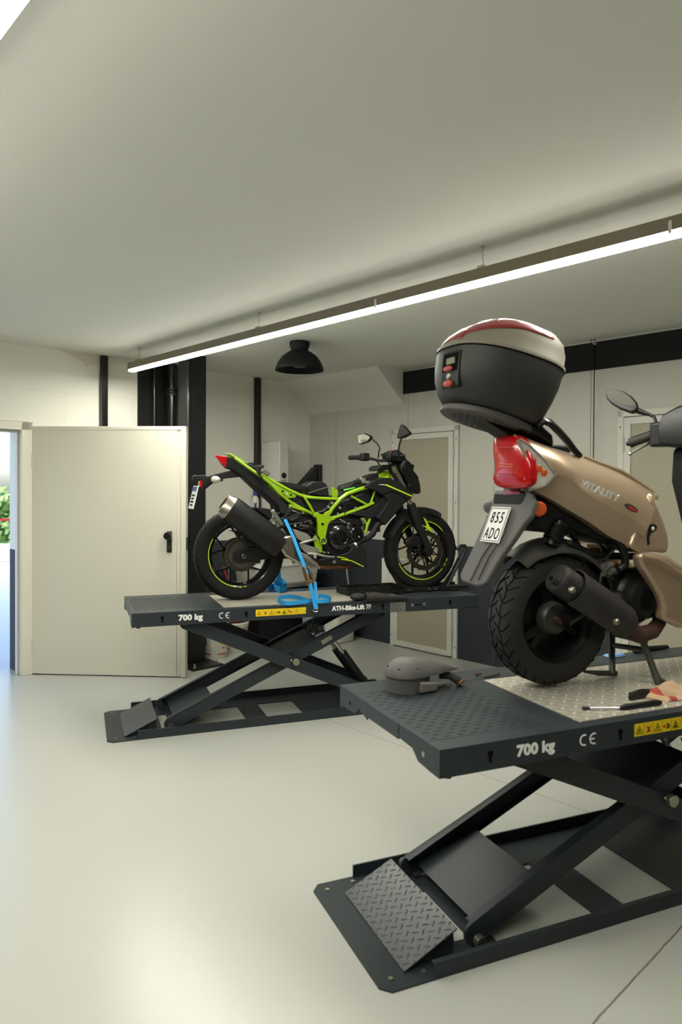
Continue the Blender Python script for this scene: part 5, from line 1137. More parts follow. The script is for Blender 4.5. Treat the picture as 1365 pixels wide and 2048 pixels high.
# lettering on the panel
a, b_ = SC.y(*zT((455,590)), -.183), SC.y(*zT((800,735)), -.190)
part('badge_text', text_mb('VITALITY', .036, basis(a, b_-a, (0, -.16, 1)), depth=.0022, bold=.0012, squash=1.12, font_space=1.12), M['badge'], sc, label='silver lettering on the side panel')
a, b_ = SC.y(*zT((830,745)), -.184), SC.y(*zT((985,830)), -.186); cc_ = (a+b_)/2; dr_ = (b_-a).normalized(); u_ = V((dr_.z*-1, 0, dr_.x)); 
part('badge_oval', MB().prism([cc_+dr_*.036*math.cos(t_*PI/10)+u_*.011*math.sin(t_*PI/10) for t_ in range(20)], (0, -.003, 0)), M['steeldark'], sc)
part('badge_mark', MB().prism([cc_+V((0,-.003,0))+dr_*x_+u_*z_ for x_, z_ in ((-.02,-.002),(.0,-.006),(.03,-.004),(.024,.003),(.008,.001),(-.004,.005))], (0, -.001, 0)), M['redink'], sc)
# tail light
TX = -.215
def TP(z, pts, x, k=0.0): return [SC.x(*z(p_), x) for p_ in pts]
def resampz(p, n=5):
    out = []
    for i in range(len(p)):
        a, b_ = p[i], p[(i+1) % len(p)]
        for k in range(n): out.append((a[0]+(b_[0]-a[0])*k/n, a[1]+(b_[1]-a[1])*k/n))
    return [tuple(sum(out[(i+j) % len(out)][c_] for j in (-2,-1,0,1,2))/5 for c_ in (0,1)) for i in range(len(out))]
tl = [(250,100),(275,88),(385,86),(415,100),(455,200),(470,300),(468,395),(400,405),(275,402),(240,352),(262,300),(245,180)]
P = TP(zS, resampz(tl), TX-.012); cP = sum(P, V((0,0,0)))/len(P); lr = [[cP+(q-cP)*k_+V((d_, 0, 0)) for q in P] for k_, d_ in ((.93, .04), (1.0, .014), (.98, .006), (.90, .0), (.72, -.006), (.45, -.010), (.15, -.012), (.02, -.012))]
part('tail_light', MB().loft(lr), M['redlens'], sc, smooth=50, label='large red tail light')
for i, (y0_, y1_) in enumerate(((255,262),(272,276),(315,320),(160,164))):
    a, b_ = SC.x(*zS((290,y0_)), TX-.0235), SC.x(*zS((375,y1_)), TX-.0235); part('light_rib', MB().bar(a, b_, .003, .006, up=(0,0,1)), M['orange'] if i < 2 else M['redlens'], sc)
cl_ = [(398,118),(412,112),(470,150),(560,240),(622,322),(560,388),(500,405),(470,400),(440,345),(470,300),(450,220)]
yl = -.115
P = [SC.pl(*zS(p_), (TX+.0, -.14, .85), (-.29, -.96, 0)) for p_ in cl_]
TI = part('turn_signal', MB().prism(P, V((.29, .96, 0)).normalized()*.02), M['clearlens'], sc, bevel=.006, label='clear turn signal lens with amber bulb')
fr_ = P+[P[0]]; part('lens_surround', MB().tube([q+V((-.29,-.96,0)).normalized()*.002 for q in P], .005, n=8, closed=True), M['champdirty'], TI)
for p_ in ((490,240),(525,285),(555,310),(500,310)):
    q = SC.pl(*zS(p_), (TX+.0, -.14, .85), (-.29, -.96, 0))+V((-.29,-.96,0)).normalized()*.001; part('amber_bulb', MB().ell(q, (.016,.004,.013)), M['orange'], TI)
part('tail_fill', MB().box((TX+.05, -.08, .79), (TX+.25, .08, .93)), M['plasticmatt'], sc, bevel=.01)
# rear mudguard with plate
pt0, pt1 = SC.x(*zS((350,420)), TX+.02), None
mn = V((-.82, 0, .34)).normalized(); mp = V((TX+.01, 0, .70))
def MG(pts, off=0): return [SC.pl(*zS(p_), mp+mn*off, mn) for p_ in pts]
P = MG([(268,408),(470,412),(500,480),(470,570),(440,600),(380,690),(300,800),(215,950),(190,968),(150,972),(70,945),(60,925),(62,900),(130,760),(200,600),(225,540)])
G_ = part('rear_mudguard', MB().prism(P, mn*-.022), M['greyplastic'], sc, bevel=.006, seg=3, label='weathered grey rear mudguard')
for l_ in ([(330,650),(230,800),(165,940)], [(300,640),(190,800),(120,945)]): part('mudguard_rib', MB().tube(MG(l_, .0015), .005, n=8), M['greyplastic'], G_)
pp = MG([(262,510),(368,514),(285,722),(166,712)], .008)
ctr = sum(pp, V((0,0,0)))/4; yx = V((0,-1,0)); dn_ = ((pp[3]-pp[0])+(pp[2]-pp[1])).normalized(); dn_ = (dn_-yx*dn_.dot(yx)).normalized(); hw_ = 1.08*abs((pp[1]-pp[0]).dot(yx))/2; hh_ = abs(((pp[3]-pp[0])+(pp[2]-pp[1])).dot(dn_))/4; print('plate', hw_, hh_)
NP2 = part('number_plate', MB().obox(ctr, yx*hw_, dn_*hh_, mn*.002), M['plate'], sc, bevel=.0015, label='white number plate 855 ADO')
rr_ = MB()
for s_ in (-1, 1): rr_.obox(ctr+yx*s_*(hw_-.006)+mn*.0022, yx*.0012, dn_*(hh_-.006), mn*.0006); rr_.obox(ctr+dn_*s_*(hh_-.006)+mn*.0022, yx*(hw_-.006), dn_*.0012, mn*.0006)
part('plate_border', rr_, M['ink'], NP2)
part('plate_text', text_mb('855', hh_*.88, basis(ctr-dn_*hh_*.10+mn*.0024, yx, -dn_), bold=.0004, squash=.72, font_space=1.25, align='CENTER'), M['ink'], NP2)
part('plate_text', text_mb('ADO', hh_*.88, basis(ctr+dn_*hh_*.80+mn*.0024, yx, -dn_), bold=.0004, squash=.58, font_space=1.25, align='CENTER'), M['ink'], NP2)
P = MG([(316,388),(408,384),(410,432),(314,440)], .012); part('small_reflector', MB().prism(P, mn*-.01), mat('violet_red_reflector', (120, 30, 60), .3, coat=.5), sc, bevel=.003)
P = T3(zS, [(440,420),(560,450),(640,500),(700,560),(620,600),(580,668),(520,640),(470,600),(430,520)], -.10)
part('inner_mudguard', MB().slab(P, .095), M['plasticmatt'], sc, bevel=.012)
q = SC.y(*zS((527,522)), -.122); part('side_reflector', MB().lathe([(0, -.008), (.022, -.008), (.026, -.004), (.026, .01)], q, axis=(.35,1,0), n=28).cyl(q, q+V((0,.03,0)), .028), [M['orange']], sc, label='round orange side reflector')
q = SC.y(*zS((232,510)), .12); part('side_reflector', MB().ell(q, (.02,.03,.026)), M['greyplastic'], sc)
P = T3(zS, [(560,440),(700,530),(940,680),(1010,720),(1000,740),(900,720),(760,650),(620,600)], -.09)
part('under_tray', MB().slab(P, .085), M['plasticmatt'], sc, bevel=.01)
# rear hugger over the tyre
rg_ = []
for i in range(21):
    a = math.radians(128-i*5.9); d = V((math.cos(a), 0, math.sin(a))); k_ = 1 if 2 < i < 18 else .85
    o = [c+d*(R_+.062-.05*abs(t_)**2.5)+V((0, t_*.088*k_, 0)) for t_ in (-1,-.8,-.5,-.2,.2,.5,.8,1)]
    rg_.append(o+[c+d*(R_+.056-.05*abs(t_)**2.5)+V((0, t_*.086*k_, 0)) for t_ in (1,.8,.5,.2,-.2,-.5,-.8,-1)])
part('wheel_mudguard', MB().loft(rg_), M['fender'], sc, smooth=60, label='dusty dark mudguard over the rear tyre')
# muffler
m0, m1 = SC.y(*zS((628,925)), -.16), SC.y(*zS((1015,1185)), -.155)
dd_ = (m1-m0); dn_ = dd_.normalized()
MF = part('muffler_body', MB().tube([m0, m0+dn_*.012, m1*.9+m0*.1, m1, m1+dn_*.045], [.052,.056,.056,.05,.028], n=36), M['scmuffler'], sc)
part('muffler_cap', MB().lathe([(0, -.006), (.046, -.004), (.054, .004), (.056, .016)], m0, axis=dn_, n=36), M['scmuffler'], MF)
tq = m0+V((-.014,-.02,-.014)); part('tail_pipe', MB().cyl(tq+dn_*.02, tq-dn_*.03, .014, n=20).cyl(tq-dn_*.03, tq-dn_*.031, .0095, n=16), M['scmuffler'], MF)
part('tail_pipe_mouth', MB().cyl(tq-dn_*.0305, tq-dn_*.0325, .0098, n=16), M['ink'], MF)
h0 = m0+dn_*.075; 
e1 = V((0,-1,0)); e1 = (e1-dn_*e1.dot(dn_)).normalized(); e2 = dn_.cross(e1); e2 = e2 if e2.z > 0 else -e2
rg_ = []
for t_, rr2 in ((0,.070),(.03,.0715),(.7,.070),(.92,.066),(1.0,.055)):
    p_ = h0.lerp(m1+dn_*.02, t_); rg_.append([p_+e1*rr2*math.cos(math.radians(a))+e2*rr2*math.sin(math.radians(a)) for a in range(-70, 131, 10)]+[p_+e1*(rr2-.003)*math.cos(math.radians(a))+e2*(rr2-.003)*math.sin(math.radians(a)) for a in range(130, -71, -10)])
HS = part('heat_shield', MB().loft(rg_), M['scmuffler'], sc, smooth=40)
part('rusty_rim', MB().tube([h0+e1*.071*math.cos(math.radians(a))+e2*.071*math.sin(math.radians(a)) for a in range(20, 131, 10)], .0022, n=6), M['rustdark'], HS)
for p_ in ((725,1000),(985,1186)):
    q = SC.y(*zS(p_), -.228); part('shield_bolt', MB().lathe([(0, -.006), (.009, -.005), (.012, 0), (.012, .012)], q, n=16), M['zinc'], HS)
part('exhaust_elbow', MB().tube([m1+dn_*.02, m1+dn_*.06+V((.0,.0,-.01)), SC.y(*zS((1110,1262)), -.14), SC.y(*zS((1190,1240)), -.12), SC.y(*zS((1230,1190)), -.09), SC.y(*zS((1225,1130)), -.06)], [.034,.036,.033,.03,.026,.024], n=18), M['rustdark'], sc)
# engine
q = SC.y(*zS((1110,1045)), -.10)
EN = part('engine', MB().slab(T3(zS, [(900,880),(960,860),(1130,870),(1210,960),(1260,1060),(1240,1150),(1150,1180),(1040,1170),(930,1080),(880,980)], -.07), .07).ell(q+V((0,.03,0)), (.105,.05,.115)), M['engine'], sc, bevel=.012)
part('fan_cover', MB().lathe([(.085, .03), (.085, -.01), (.07, -.035), (.05, -.04), (0, -.042)], q, n=40), M['plasticmatt'], EN)
gl = MB()
for k in range(8): gl.box((q.x-.035+abs(k-3.5)*.004, q.y-.0445, q.z-.04+k*.0105), (q.x+.035-abs(k-3.5)*.004, q.y-.041, q.z-.036+k*.0105))
part('fan_grille', gl, M['ink'], EN)['kind'] = 'stuff'
for p0, p1, r_, m_ in (((910,860),(960,850),.018,'alu'), ((930,890),(985,880),.016,'alu'), ((960,835),(985,870),.012,'brownsteel'), ((905,900),(950,930),.012,'steeldark'), ((1150,1160),(1170,1150),.008,'alu')):
    part('carburettor_piece', MB().cyl(SC.y(*zS(p0), -.1), SC.y(*zS(p1), -.08), r_, n=14), M[m_], EN)
part('swing_arm', MB().tube([(0, -.085, wz), SC.y(*zS((800,1080)), -.08), SC.y(*zS((1000,1060)), -.07)], [.03,.034,.05], n=12), M['engine'], sc)
part('gear_case', MB().slab(T3(zS, [(560,1100),(640,1060),(1000,960),(1100,1100),(900,1200),(640,1250),(570,1200)], .06), .03, cy=.115), M['engine'], sc, bevel=.012)
# frame tubes and hoses
for pts, r_, c_ in (([(700,720),(840,790),(1010,800),(1110,800)], .014, -.07), ([(980,690),(1030,790),(1030,850),(990,880)], .016, -.11), ([(700,600),(740,700),(780,770)], .008, -.05), ([(1040,730),(1060,760),(1100,750)], .007, -.12), ([(940,690),(980,740),(940,790),(900,830)], .006, -.1), ([(560,740),(600,690),(700,660),(740,720),(780,760)], .007, .02), ([(840,660),(900,720),(930,800)], .02, 0), ([(1010,1000),(1100,900),(1140,800)], .018, -.05)):
    part('frame_tube', MB().tube(T3(zS, pts, c_), r_, n=10), M['plastic'], sc)
part('silver_bracket', MB().slab(T3(zS, [(850,690),(930,700),(945,750),(900,755)], 0), .03), M['champdirty'], sc, bevel=.003)
# shock absorber
s0, s1 = SC.y(*zS((645,600)), -.07), SC.y(*zS((590,735)), -.07)
SH_ = part('shock_absorber', MB().cyl(s0, s1, .016).cyl(s0*.2+s1*.8, s1, .026).cyl(s0, s0*.9+s1*.1, .03), M['engine'], sc)
hx_ = []; dl2 = (s1-s0); a1_ = dl2.normalized().orthogonal().normalized(); b1_ = dl2.normalized().cross(a1_)
for k in range(7*12+1): hx_.append(s0+dl2*(.06+.74*k/84)+a1_*.033*math.cos(k*PI/6)+b1_*.033*math.sin(k*PI/6))
part('spring', MB().tube(hx_, .0055, n=6), M['plastic'], SH_)
# centre stand
for a_, b_, c0, c1 in (((955,1240),(950,1480),-.09,-.12), ((1125,1290),(1235,1520),-.09,-.13)):
    pass
l0, l1 = SC.y(*zS((950,1250)), .05), SC.z(*zS((955,1490)), .012)
k0, k1 = SC.y(*zS((1130,1290)), -.10), SC.z(*zS((1225,1535)), .012)
ST = part('centre_stand', MB().tube([l0, l1], .013, n=12).tube([k0, k1], .013, n=12).tube([l0*.7+l1*.3, k0*.75+k1*.25], .011, n=10), M['steeldark'], sc)
part('stand_foot', MB().tube([l1+V((.02,0,0)), l1+V((-.06,.01,.006)), l1+V((-.14,.015,.02))], [.012,.011,.005], n=10), M['steeldark'], ST)
part('stand_foot', MB().tube([k1+V((.03,0,-.002)), k1, k1*.8+k0*.2], [.01,.018,.014], n=10), M['steeldark'], ST)
part('stand_pivot', MB().tube([V((l0.x, .12, l0.z)), V((k0.x, -.12, k0.z))], .014, n=10), M['steeldark'], sc)
# rack + grab rail
cz_ = SC.y(*zK((1000,1040)), 0).z
pl_ = [(200,870),(260,830),(430,812),(640,840),(1020,965),(1022,1045),(980,1040),(800,1000),(520,900),(300,890)]
ry = SC.y(*zK((620,1130)), 0)
for s_ in (-1, 1):
    gp = [SC.y(*zT(p_), -.11) for p_ in ((60,55),(115,5),(180,25),(260,100),(330,180),(400,270),(455,320))]
    gp = [V((q.x, q.y*-s_ if s_ > 0 else q.y, q.z)) for q in gp]
    part('grab_rail', MB().tube(gp, [.016,.018,.019,.02,.02,.018,.013], n=12, sq=.7), M['blackgloss'], sc)
part('rail_bridge', MB().slab([SC.y(*zT(p_), -.1) for p_ in ((-100,30),(0,20),(110,0),(150,60),(230,130),(240,235),(120,150),(40,110),(-80,90))], .09), M['plastic'], sc, bevel=.01)
part('rail_plate', MB().slab([SC.y(*zT(p_), -.105) for p_ in ((50,170),(60,125),(110,120),(185,155),(185,200),(150,190))], .02), M['alu'], sc)
# top case: oval lofts in level sections, nose tipped up a little
cc0 = SC.y(989, 753, 0); tc_o = V((cc0.x, 0, cc0.z)); tilt = Matrix.Rotation(math.radians(13.5), 3, 'Y')
def oval(z, lx, wy, ox=0, e=2.6, n=44, trap=.12):
    lx *= 1.09; wy *= 1.08; z = z if z < .05 else .05+(z-.05)*1.3
    out = []
    for k in range(n):
        t_ = 2*PI*k/n; cx, sy = math.cos(t_), math.sin(t_)
        x = math.copysign(abs(cx)**(2/e), cx)*lx; y = math.copysign(abs(sy)**(2/e), sy)*wy*(1+trap*(x/lx)*1.0)
        out.append(tc_o+tilt @ V((x+ox, y, z)))
    return out
KW, KL = .205, .205
base_s = [oval(-.155, .12, .11, .01), oval(-.15, .15, .135, .008), oval(-.115, .176, .160, .004), oval(-.065, .190, .18, .0), oval(-.02, .197, .192, .0), oval(.02, .199, .198), oval(.038, .201, .2), oval(.04, .197, .196)]
lid_s = [oval(.042, .203, .202), oval(.052, .204, .203), oval(.058, .198, .197), oval(.09, .186, .190, .012), oval(.12, .166, .172, .026), oval(.145, .135, .142, .036), oval(.160, .098, .10, .040), oval(.166, .05, .05, .042), oval(.167, .01, .01, .042)]
TCs = part('top_case', MB().loft(base_s), M['casegrey'], sc, smooth=50, label='dusty black top case base')
part('case_lid', MB().loft(lid_s), M['champdirty'], TCs, smooth=50, label='grey metallic lid')
part('lid_seam', MB().tube([q for q in oval(.041, .2015, .2005)], .0035, n=6, closed=True), M['ink'], TCs)
# red reflector wing wrapped on the lid's rear
def on_lid(t_, z):
    zs = [.058,.09,.12,.145,.160,.166]; lx = [.198,.186,.166,.135,.098,.05]; wy = [.197,.190,.172,.142,.10,.05]; ox = [0,.012,.026,.036,.040,.042]
    i = 0
    while i < 4 and z > zs[i+1]: i += 1
    k_ = (z-zs[i])/(zs[i+1]-zs[i]); L_ = (lx[i]+(lx[i+1]-lx[i])*k_)*1.09; W_ = (wy[i]+(wy[i+1]-wy[i])*k_)*1.08;  O_ = ox[i]+(ox[i+1]-ox[i])*k_
    cx, sy = math.cos(t_), math.sin(t_); x = math.copysign(abs(cx)**(2/2.6), cx)*L_; y = math.copysign(abs(sy)**(2/2.6), sy)*W_*(1+.12*x/L_)
    n2 = V((cx, sy, .6)).normalized(); return tc_o+tilt @ (V((x+O_, y, .05+(z-.05)*1.3))+n2*.0018)
wr = MB(); NN = 20
for i in range(NN):
    def band(k): u_ = k/NN; t_ = math.radians(165+u_*120); lo_ = .060+.055*min(1, u_*1.3); hi_ = lo_+.006+.052*math.sin(PI*min(1, .1+u_*.9))**.7; hi_ = min(hi_, .158); return t_, lo_, max(hi_, lo_+.0015)
    for j in range(4):
        q = []
        for (k, jj_) in ((i, j), (i+1, j), (i+1, j+1), (i, j+1)):
            t_, a_, b_ = band(k); q.append(on_lid(t_, a_+(b_-a_)*jj_/4))
        wr.add(q, [(0,1,2,3)])
part('lid_reflector', wr, mat('dull_red_reflector', (132, 28, 34), .35, coat=.4), TCs, solid=.002, label='dull red wing reflector')
wr2 = MB()
for v_ in wr.v: wr2.v.append(tc_o+tilt @ V(((tilt.inverted() @ (v_-tc_o)).x, -(tilt.inverted() @ (v_-tc_o)).y, (tilt.inverted() @ (v_-tc_o)).z)))
wr2.f = [f[::-1] for f in wr.f]; wr2.m = list(wr.m)
part('lid_reflector', wr2, mat('dull_red_reflector_far', (132, 28, 34), .35, coat=.4), TCs, solid=.002)
# lock recess on the rear face
def rearp(y, z, out=0): 
    t_ = max(-1, min(1, y/.205)); x = -(.2175*(1-abs(t_)**2.6)**(1/2.6)) ; k_ = 1-.12*max(0, (.02-z)/.15)**1.6; return tc_o+tilt @ V((x*k_-out, y, z))
YO = -.035
part('lock_panel', MB().loft([[rearp(YO-.05, z, .003), rearp(YO, z, .003), rearp(YO+.05, z, .003), rearp(YO+.05, z, -.02), rearp(YO, z, -.02), rearp(YO-.05, z, -.02)] for z in (-.105,-.08,-.05,-.02,.02)]), M['plastic'], TCs, bevel=.002)
part('lock_recess', MB().loft([[rearp(YO-.042, z, .0042), rearp(YO, z, .0042), rearp(YO+.045, z, .0042), rearp(YO+.045, z, 0), rearp(YO, z, 0), rearp(YO-.042, z, 0)] for z in (-.052,-.02,.012)]), M['ink'], TCs)
part('lock_tab', MB().obox(rearp(YO-.01, -.018, .006), (.003,.0,0), (0,.026,.0), (0,0,.011)), M['champdirty'], TCs, bevel=.001)
part('release_button', MB().ell(rearp(YO+.003, -.044, .006), (.010,.028,.010)), M['redplastic'], TCs)
part('key_lock', MB().lathe([(0, -.004), (.008, -.005), (.012, -.002), (.014, .006)], rearp(YO, -.070, .004), axis=(1,0,0), n=20), M['alu'], TCs)
part('release_button', MB().ell(rearp(YO-.004, -.098, .008), (.014,.024,.013)), M['redplastic'], TCs)
# mounting plate under the case
def pov(z, s_): return [tc_o+tilt @ V((.01+math.copysign(abs(math.cos(2*PI*k/40))**.85, math.cos(2*PI*k/40))*.19*s_, math.sin(2*PI*k/40)*.125*s_, z)) for k in range(40)]
RP = part('rack_plate', MB().loft([pov(-.182, .96), pov(-.177, 1.0), pov(-.162, 1.0), pov(-.156, .96)]), M['greyplastic'], sc, smooth=40)
hs_ = MB()
for i in range(-5, 6):
    for j in range(-4, 5):
        if (i/6)**2+(j/5)**2 < .75: x, y = .01+i*.028+(j % 2)*.01, j*.024; hs_.add([tc_o+tilt @ V(v_) for v_ in ((x-.010,y-.004,-.1825),(x+.010,y-.004,-.1825),(x+.010,y+.004,-.1825),(x-.010,y+.004,-.1825))], [(0,1,2,3)])
part('plate_slots', hs_, M['ink'], RP)['kind'] = 'stuff'
rz = SC.y(*zK((620,1130)), 0).z
rb = tc_o+V((.03, 0, -.165))
part('rack_bracket', MB().slab([tc_o+V((-.08, 0, -.165)), tc_o+V((.15, 0, -.215)), V((tc_o.x+.18, 0, rz+.0)), V((tc_o.x+.06, 0, rz-.02)), V((tc_o.x+.01, 0, rz+.005))], .045), M['plastic'], sc, bevel=.006)
# handlebar end, controls, mirror
gA, gB = SC.y(*zT((905,205)), .34), SC.y(*zT((1135,125)), .22)
part('grip', MB().tube([gA, gA.lerp(gB, .2), gB], [.024,.0215,.0215], n=18), M['tyre2'], sc)
part('bar_end', MB().cyl(gA-(gB-gA).normalized()*.018, gA, .011, n=12), M['plastic'], sc)
gr = MB(); dG = (gB-gA)
for k in range(9):
    p_ = gA+dG*(.15+.09*k); gr.tube([p_+V((.0222*math.cos(t_), 0.004*t_, .0222*math.sin(t_))) for t_ in [j*.6 for j in range(5)]], .0016, n=4)
part('grip_ribs', gr, M['ink'], sc)['kind'] = 'stuff'
cb = SC.y(*zT((1195,130)), .185)
CB = part('switch_box', MB().obox(cb, V((.042,0,0)), V((0,.044,0)), V((0,0,.056))), M['plastic'], sc, bevel=.012, seg=3)
for p_, m_ in (((1190,50),'trimwhite'), ((1245,160),'redplastic'), ((1215,105),'ink')):
    q = SC.pl(*zT(p_), cb+V((-.0435,0,0)), (-1,0,0)); part('switch', MB().obox(q, (.003,0,0), (0,.011,0), (0,0,.007)), M[m_], CB, bevel=.002)
part('brake_lever', MB().tube([SC.y(*zT(p_), .26) for p_ in ((1140,190),(1080,205),(1000,245),(920,290),(900,300))], [.009,.007,.0065,.006,.005], n=10).ell(SC.y(*zT((900,302)), .26), (.009,.009,.009)), M['alu'], sc)
hc0 = SC.y(*zT((1300,110)), .12)
part('handlebar_cover', MB().loft([[V((hc0.x+x_, y_, hc0.z+z_)) for x_, z_ in ((-.06,-.06-k_*.01),(-.07,.02),(-.04,.08+k_*.03),(.06,.09+k_*.03),(.12,.0),(.08,-.07))] for y_, k_ in ((.16,0),(.08,1),(0,1.4),(-.08,1),(-.16,0))]), M['plastic'], sc, bevel=.015, seg=3)
gA2, gB2 = V((gA.x, -gA.y, gA.z)), V((gB.x, -gB.y, gB.z))
part('grip', MB().tube([gA2, gB2], .0165, n=18), M['tyre2'], sc)
part('switch_box', MB().obox(V((cb.x, -cb.y, cb.z)), V((.034,0,0)), V((0,.036,0)), V((0,0,.042))), M['plastic'], sc, bevel=.012)
zN = Z(1080, 640, .20879)
mpt = SC.y(*zN((780,760)), .33); mnr = V((-.9, -.25, .22)).normalized()
mo = [(625,700),(650,668),(720,660),(800,680),(870,725),(915,780),(928,830),(915,870),(870,890),(760,850),(680,800),(635,750)]
MR2 = part('mirror_housing', MB().prism([SC.pl(*zN(p_), mpt, mnr) for p_ in mo], mnr*-.03), M['plastic'], sc, bevel=.012, seg=4, smooth=60)
mi_ = [(640,700),(665,676),(725,668),(800,690),(865,735),(908,785),(915,822),(860,826),(780,802),(700,765),(655,728)]
part('mirror_face', MB().prism([SC.pl(*zN(p_), mpt+mnr*.0005, mnr) for p_ in mi_], mnr*.001), M['mirror'], MR2)
ms = [(900,850),(970,880),(1050,905),(1100,930),(1125,1000)]
part('mirror_stem', MB().tube([SC.y(*zN(p_), .33-.03*i) for i, p_ in enumerate(ms)], [.016,.013,.008,.007,.007], n=12), M['plastic'], MR2)
mm = [V((q.x, -q.y, q.z)) for q in [SC.pl(*zN(p_), mpt, mnr) for p_ in mo]]
part('mirror_housing', MB().prism(mm, (.03, 0, .008)), M['plastic'], sc, bevel=.012)
# leg shield, front wheel (mostly outside the picture)
ex = SC.y(*zT((1345,330)), .12).x
LSp = [V((ex+.0, 0, hc0.z-.06)), V((ex+.10, 0, hc0.z-.06)), V((ex+.30, 0, .50)), V((ex+.26, 0, .28)), V((ex+.16, 0, .28)), V((ex+.06, 0, .60)), V((ex-.01, 0, hc0.z-.22))]
part('leg_shield', MB().slab(LSp, .17), M['plasticmatt'], sc, bevel=.03, seg=4)
FX = 1.25
fw = MB().lathe([(.165, -.04), (.172, -.044), (.15, -.03), (.14, .0), (.15, .03), (.172, .044), (.165, .04)], (FX, 0, wz), n=48, closed_prof=True).lathe([(0,-.04),(.04,-.04),(.04,.04),(0,.04)], (FX,0,wz), n=24)
for i in range(3): a = math.radians(90+120*i); fw.bar(V((FX,0,wz)), V((FX+.15*math.cos(a), 0, wz+.15*math.sin(a))), .03, .04)
FW2 = part('front_wheel', fw, M['engine'], sc); fat_tyre(V((FX, 0, wz)), R_, .168, .12, FW2, M['tyre2'])
part('fork', MB().tube([(FX, -.075, wz), (FX-.12, -.075, .6)], .02).tube([(FX, .075, wz), (FX-.12, .075, .6)], .02).tube([(FX-.12,-.075,.6),(FX-.12,.075,.6)], .02).tube([(FX-.12,0,.6),(hc0.x+.02,0,hc0.z)], .022), M['steeldark'], sc)
part('front_mudguard', MB().loft(fend(.30, 150, 20, .07, cx=FX, cz=wz)), M['champagne'], sc)
part('clutch_cable', MB().tube([SC.y(*zN(p_), .3) for p_ in ((1180,990),(1240,940),(1300,890),(1365,845),(1420,800))], .003, n=6), M['cloth'], sc)

# ================================================================ loose things on the near lift
LQ = lambda x, y, z=0: LF2.z(x, y, Z2+.001+z)
z0 = Z2+.001
# cooling shroud: open round drum with a snout
T = None
cq = LF2.z(822, 1385, z0+.0)
T = thing('cooling_shroud', 'grey plastic engine cooling shroud lying at the open end of the near lift', 'shroud', LF2, (cq.x, cq.y, z0))
sc0 = cq+V((.0, .045, 0))
def rr3(zz, r_, k=1): return [sc0+V((r_*math.cos(t_)*1.0, r_*math.sin(t_), zz)) for t_ in [2*PI*i/40 for i in range(40)]]
def egg(zz, r_, tipx, tw, n=44):
    out = []
    for i in range(n):
        t_ = 2*PI*i/n; cx, sy = math.cos(t_), math.sin(t_)
        k_ = max(0, cx)**2.5
        out.append(sc0+V((r_*cx+tipx*k_, r_*sy*(1-.35*k_*tw)-.0*k_, zz)))
    return out
part('drum', MB().loft([egg(.0, .074, .02, .3), egg(.058, .077, .03, .4)]), M['greyplastic'], T, smooth=50)
part('cover_dome', MB().loft([egg(.058, .082, .15, 1), egg(.064, .082, .15, 1), egg(.085, .072, .09, 1), egg(.108, .052, .05, 1), egg(.118, .032, .03, 1), egg(.122, .008, .0, 1)]), M['greyplastic'], T, smooth=60)
part('snout', MB().loft([[sc0+V((x_, y_, zz)) for x_, y_, zz in ((.02,-.088,.004),(.10,-.075,.004),(.10,-.04,.004),(.02,-.03,.004))], [sc0+V((x_, y_, zz)) for x_, y_, zz in ((.02,-.088,.044),(.10,-.075,.034),(.10,-.04,.034),(.02,-.03,.044))]]), mat('grey_pale_plastic', (104, 101, 97), .6), T, bevel=.006, seg=3)
part('snout_pipe', MB().cyl(sc0+V((.10,-.056,.02)), sc0+V((.145,-.05,.02)), .012), M['greyplastic'], T)
part('bent_pipe', MB().tube([sc0+V((.15,.0,.04)), sc0+V((.185,-.015,.038)), sc0+V((.21,-.03,.024)), sc0+V((.222,-.04,.012))], [.014,.014,.016,.018], n=14), M['tyre2'], T)
part('clamp', MB().lathe([(.019,-.004),(.021,0),(.019,.006),(.014,.006),(.014,-.004)], sc0+V((.222,-.04,.014)), axis=(.5,-.5,-.7), n=20, closed_prof=True), M['brownsteel'], T)
for t_ in (.6, 1.7, 2.9, 3.9, 5.0):
    q = sc0+V((.066*math.cos(t_), .064*math.sin(t_), .09)); part('screw_hole', MB().cyl(q, q+V((.0,0,.003)), .005, n=10), M['ink'], T)
q = LQ(952, 1352); solo('small_bolt', 'small brass bolt lying between the cooling shroud and the scooter tyre', 'bolt', MB().cyl(q+V((0,0,.006)), q+V((.012,0,.006)), .0055, n=6).cyl(q+V((.012,0,.006)), q+V((.03,.004,.0055)), .003, n=8), M['brownsteel'], LF2, (q.x, q.y, z0))
a, b_ = LQ(968, 1357), LQ(996, 1351); solo('rusty_stud', 'thin rusty stud lying left of the scooter tyre', 'stud', MB().cyl(a+V((0,0,.004)), b_+V((0,0,.004)), .0035, n=8).cyl(b_+V((0,0,.005)), b_+(b_-a).normalized()*.008+V((0,0,.005)), .0048, n=6), M['rustdark'], LF2, (a.x, a.y, z0))
q0, q1, q2 = LQ(1180, 1416, .01), LQ(1240, 1416, .01), LQ(1322, 1405, .01)
T = thing('screwdriver', 'screwdriver with black handle at the near edge of the lift, below the scooter', 'screwdriver', LF2, (q1.x, q1.y, z0))
part('shaft', MB().cyl(q0, q1, .0032, n=10), M['chrome'], T); part('handle', MB().tube([q1, q1.lerp(q2, .15), q1.lerp(q2, .5), q1.lerp(q2, .9), q2], [.006,.012,.0105,.012,.008], n=12), M['plastic'], T)
part('tip', MB().cyl(q0-(q1-q0).normalized()*.025, q0, .0055, n=10), M['plastic'], T)
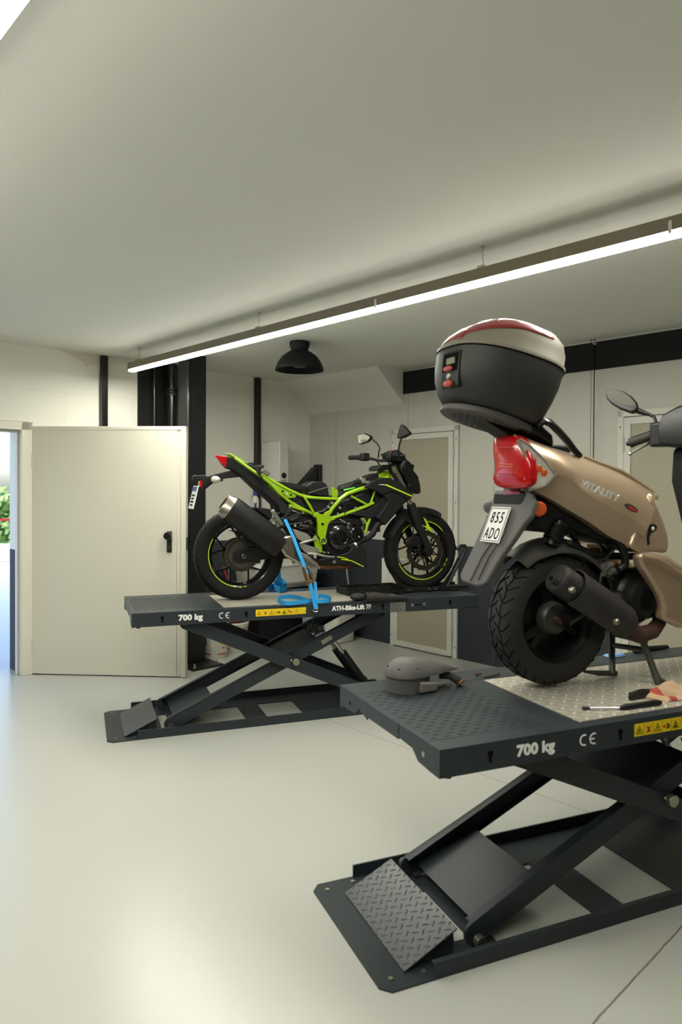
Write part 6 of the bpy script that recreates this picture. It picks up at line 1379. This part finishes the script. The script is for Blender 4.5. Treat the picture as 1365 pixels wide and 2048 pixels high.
q = LQ(1290, 1400, .0); solo('black_pliers', 'black tool handles beside the screwdriver, partly under the rag', 'tool', MB().tube([q+V((-.06,.01,.012)), q+V((0,.02,.016)), q+V((.08,.03,.01))], [.008,.014,.01], n=10).tube([q+V((-.03,.04,.012)), q+V((.02,.035,.018)), q+V((.09,.045,.01))], [.008,.012,.009], n=10), M['plastic'], LF2, (q.x, q.y, z0))
def rag(name, label, px, py, L, W_, m_, seed):
    rnd = random.Random(seed); q = LQ(px, py); ms_ = MB(); n1, n2 = 26, 16
    idx = []
    ph = [rnd.random()*6 for _ in range(6)]
    for i in range(n1):
        for j in range(n2):
            u_, v_ = i/(n1-1), j/(n2-1); e = math.sin(PI*u_)**.4*math.sin(PI*v_)**.5
            h = .003+e*(.03+.013*math.sin(u_*9+v_*4+ph[0])+.010*math.sin(u_*4-v_*11+ph[1])+.006*math.sin(u_*21+v_*13+ph[2]))
            ms_.v.append(q+V(((u_-.5)*L+.012*math.sin(v_*7+ph[3]), (v_-.5)*W_+.012*math.sin(u_*8+ph[4]), h)))
    for i in range(n1-1):
        for j in range(n2-1): ms_.f.append([i*n2+j, (i+1)*n2+j, (i+1)*n2+j+1, i*n2+j+1]); ms_.m.append(0 if i > 5 else (1 if i > 2 else 0))
    return solo(name, label, 'rag', ms_, m_, LF2, (q.x, q.y, z0), solid=.003, sub=1, smooth=80)
rag('work_glove', 'tan cloth work glove with red cuff on the near lift at the frame edge', 1352, 1392, .24, .13, [M['cloth'], M['clothred']], 4)
q = LQ(1228, 1312); solo('blue_cloth', 'small light blue cloth on the far edge of the near lift behind the tyre', 'cloth', MB().loft([[q+V((-.05,-.02,0)), q+V((.05,-.03,0)), q+V((.06,.02,0)), q+V((-.04,.03,0))], [q+V((-.04,-.01,.008)), q+V((.04,-.02,.012)), q+V((.045,.015,.010)), q+V((-.03,.02,.008))]]), mat('light_blue_cloth', (110, 150, 200), .9), LF2, (q.x, q.y, z0), bevel=.003)
q = LQ(1300, 1303); solo('black_lever_tool', 'flat black lever lying on the far edge of the near lift', 'tool', MB().tube([q+V((-.10,0,.008)), q+V((0,.01,.010)), q+V((.14,.02,.008))], [.012,.016,.010], n=10, sq=.5), M['plastic'], LF2, (q.x, q.y, z0))
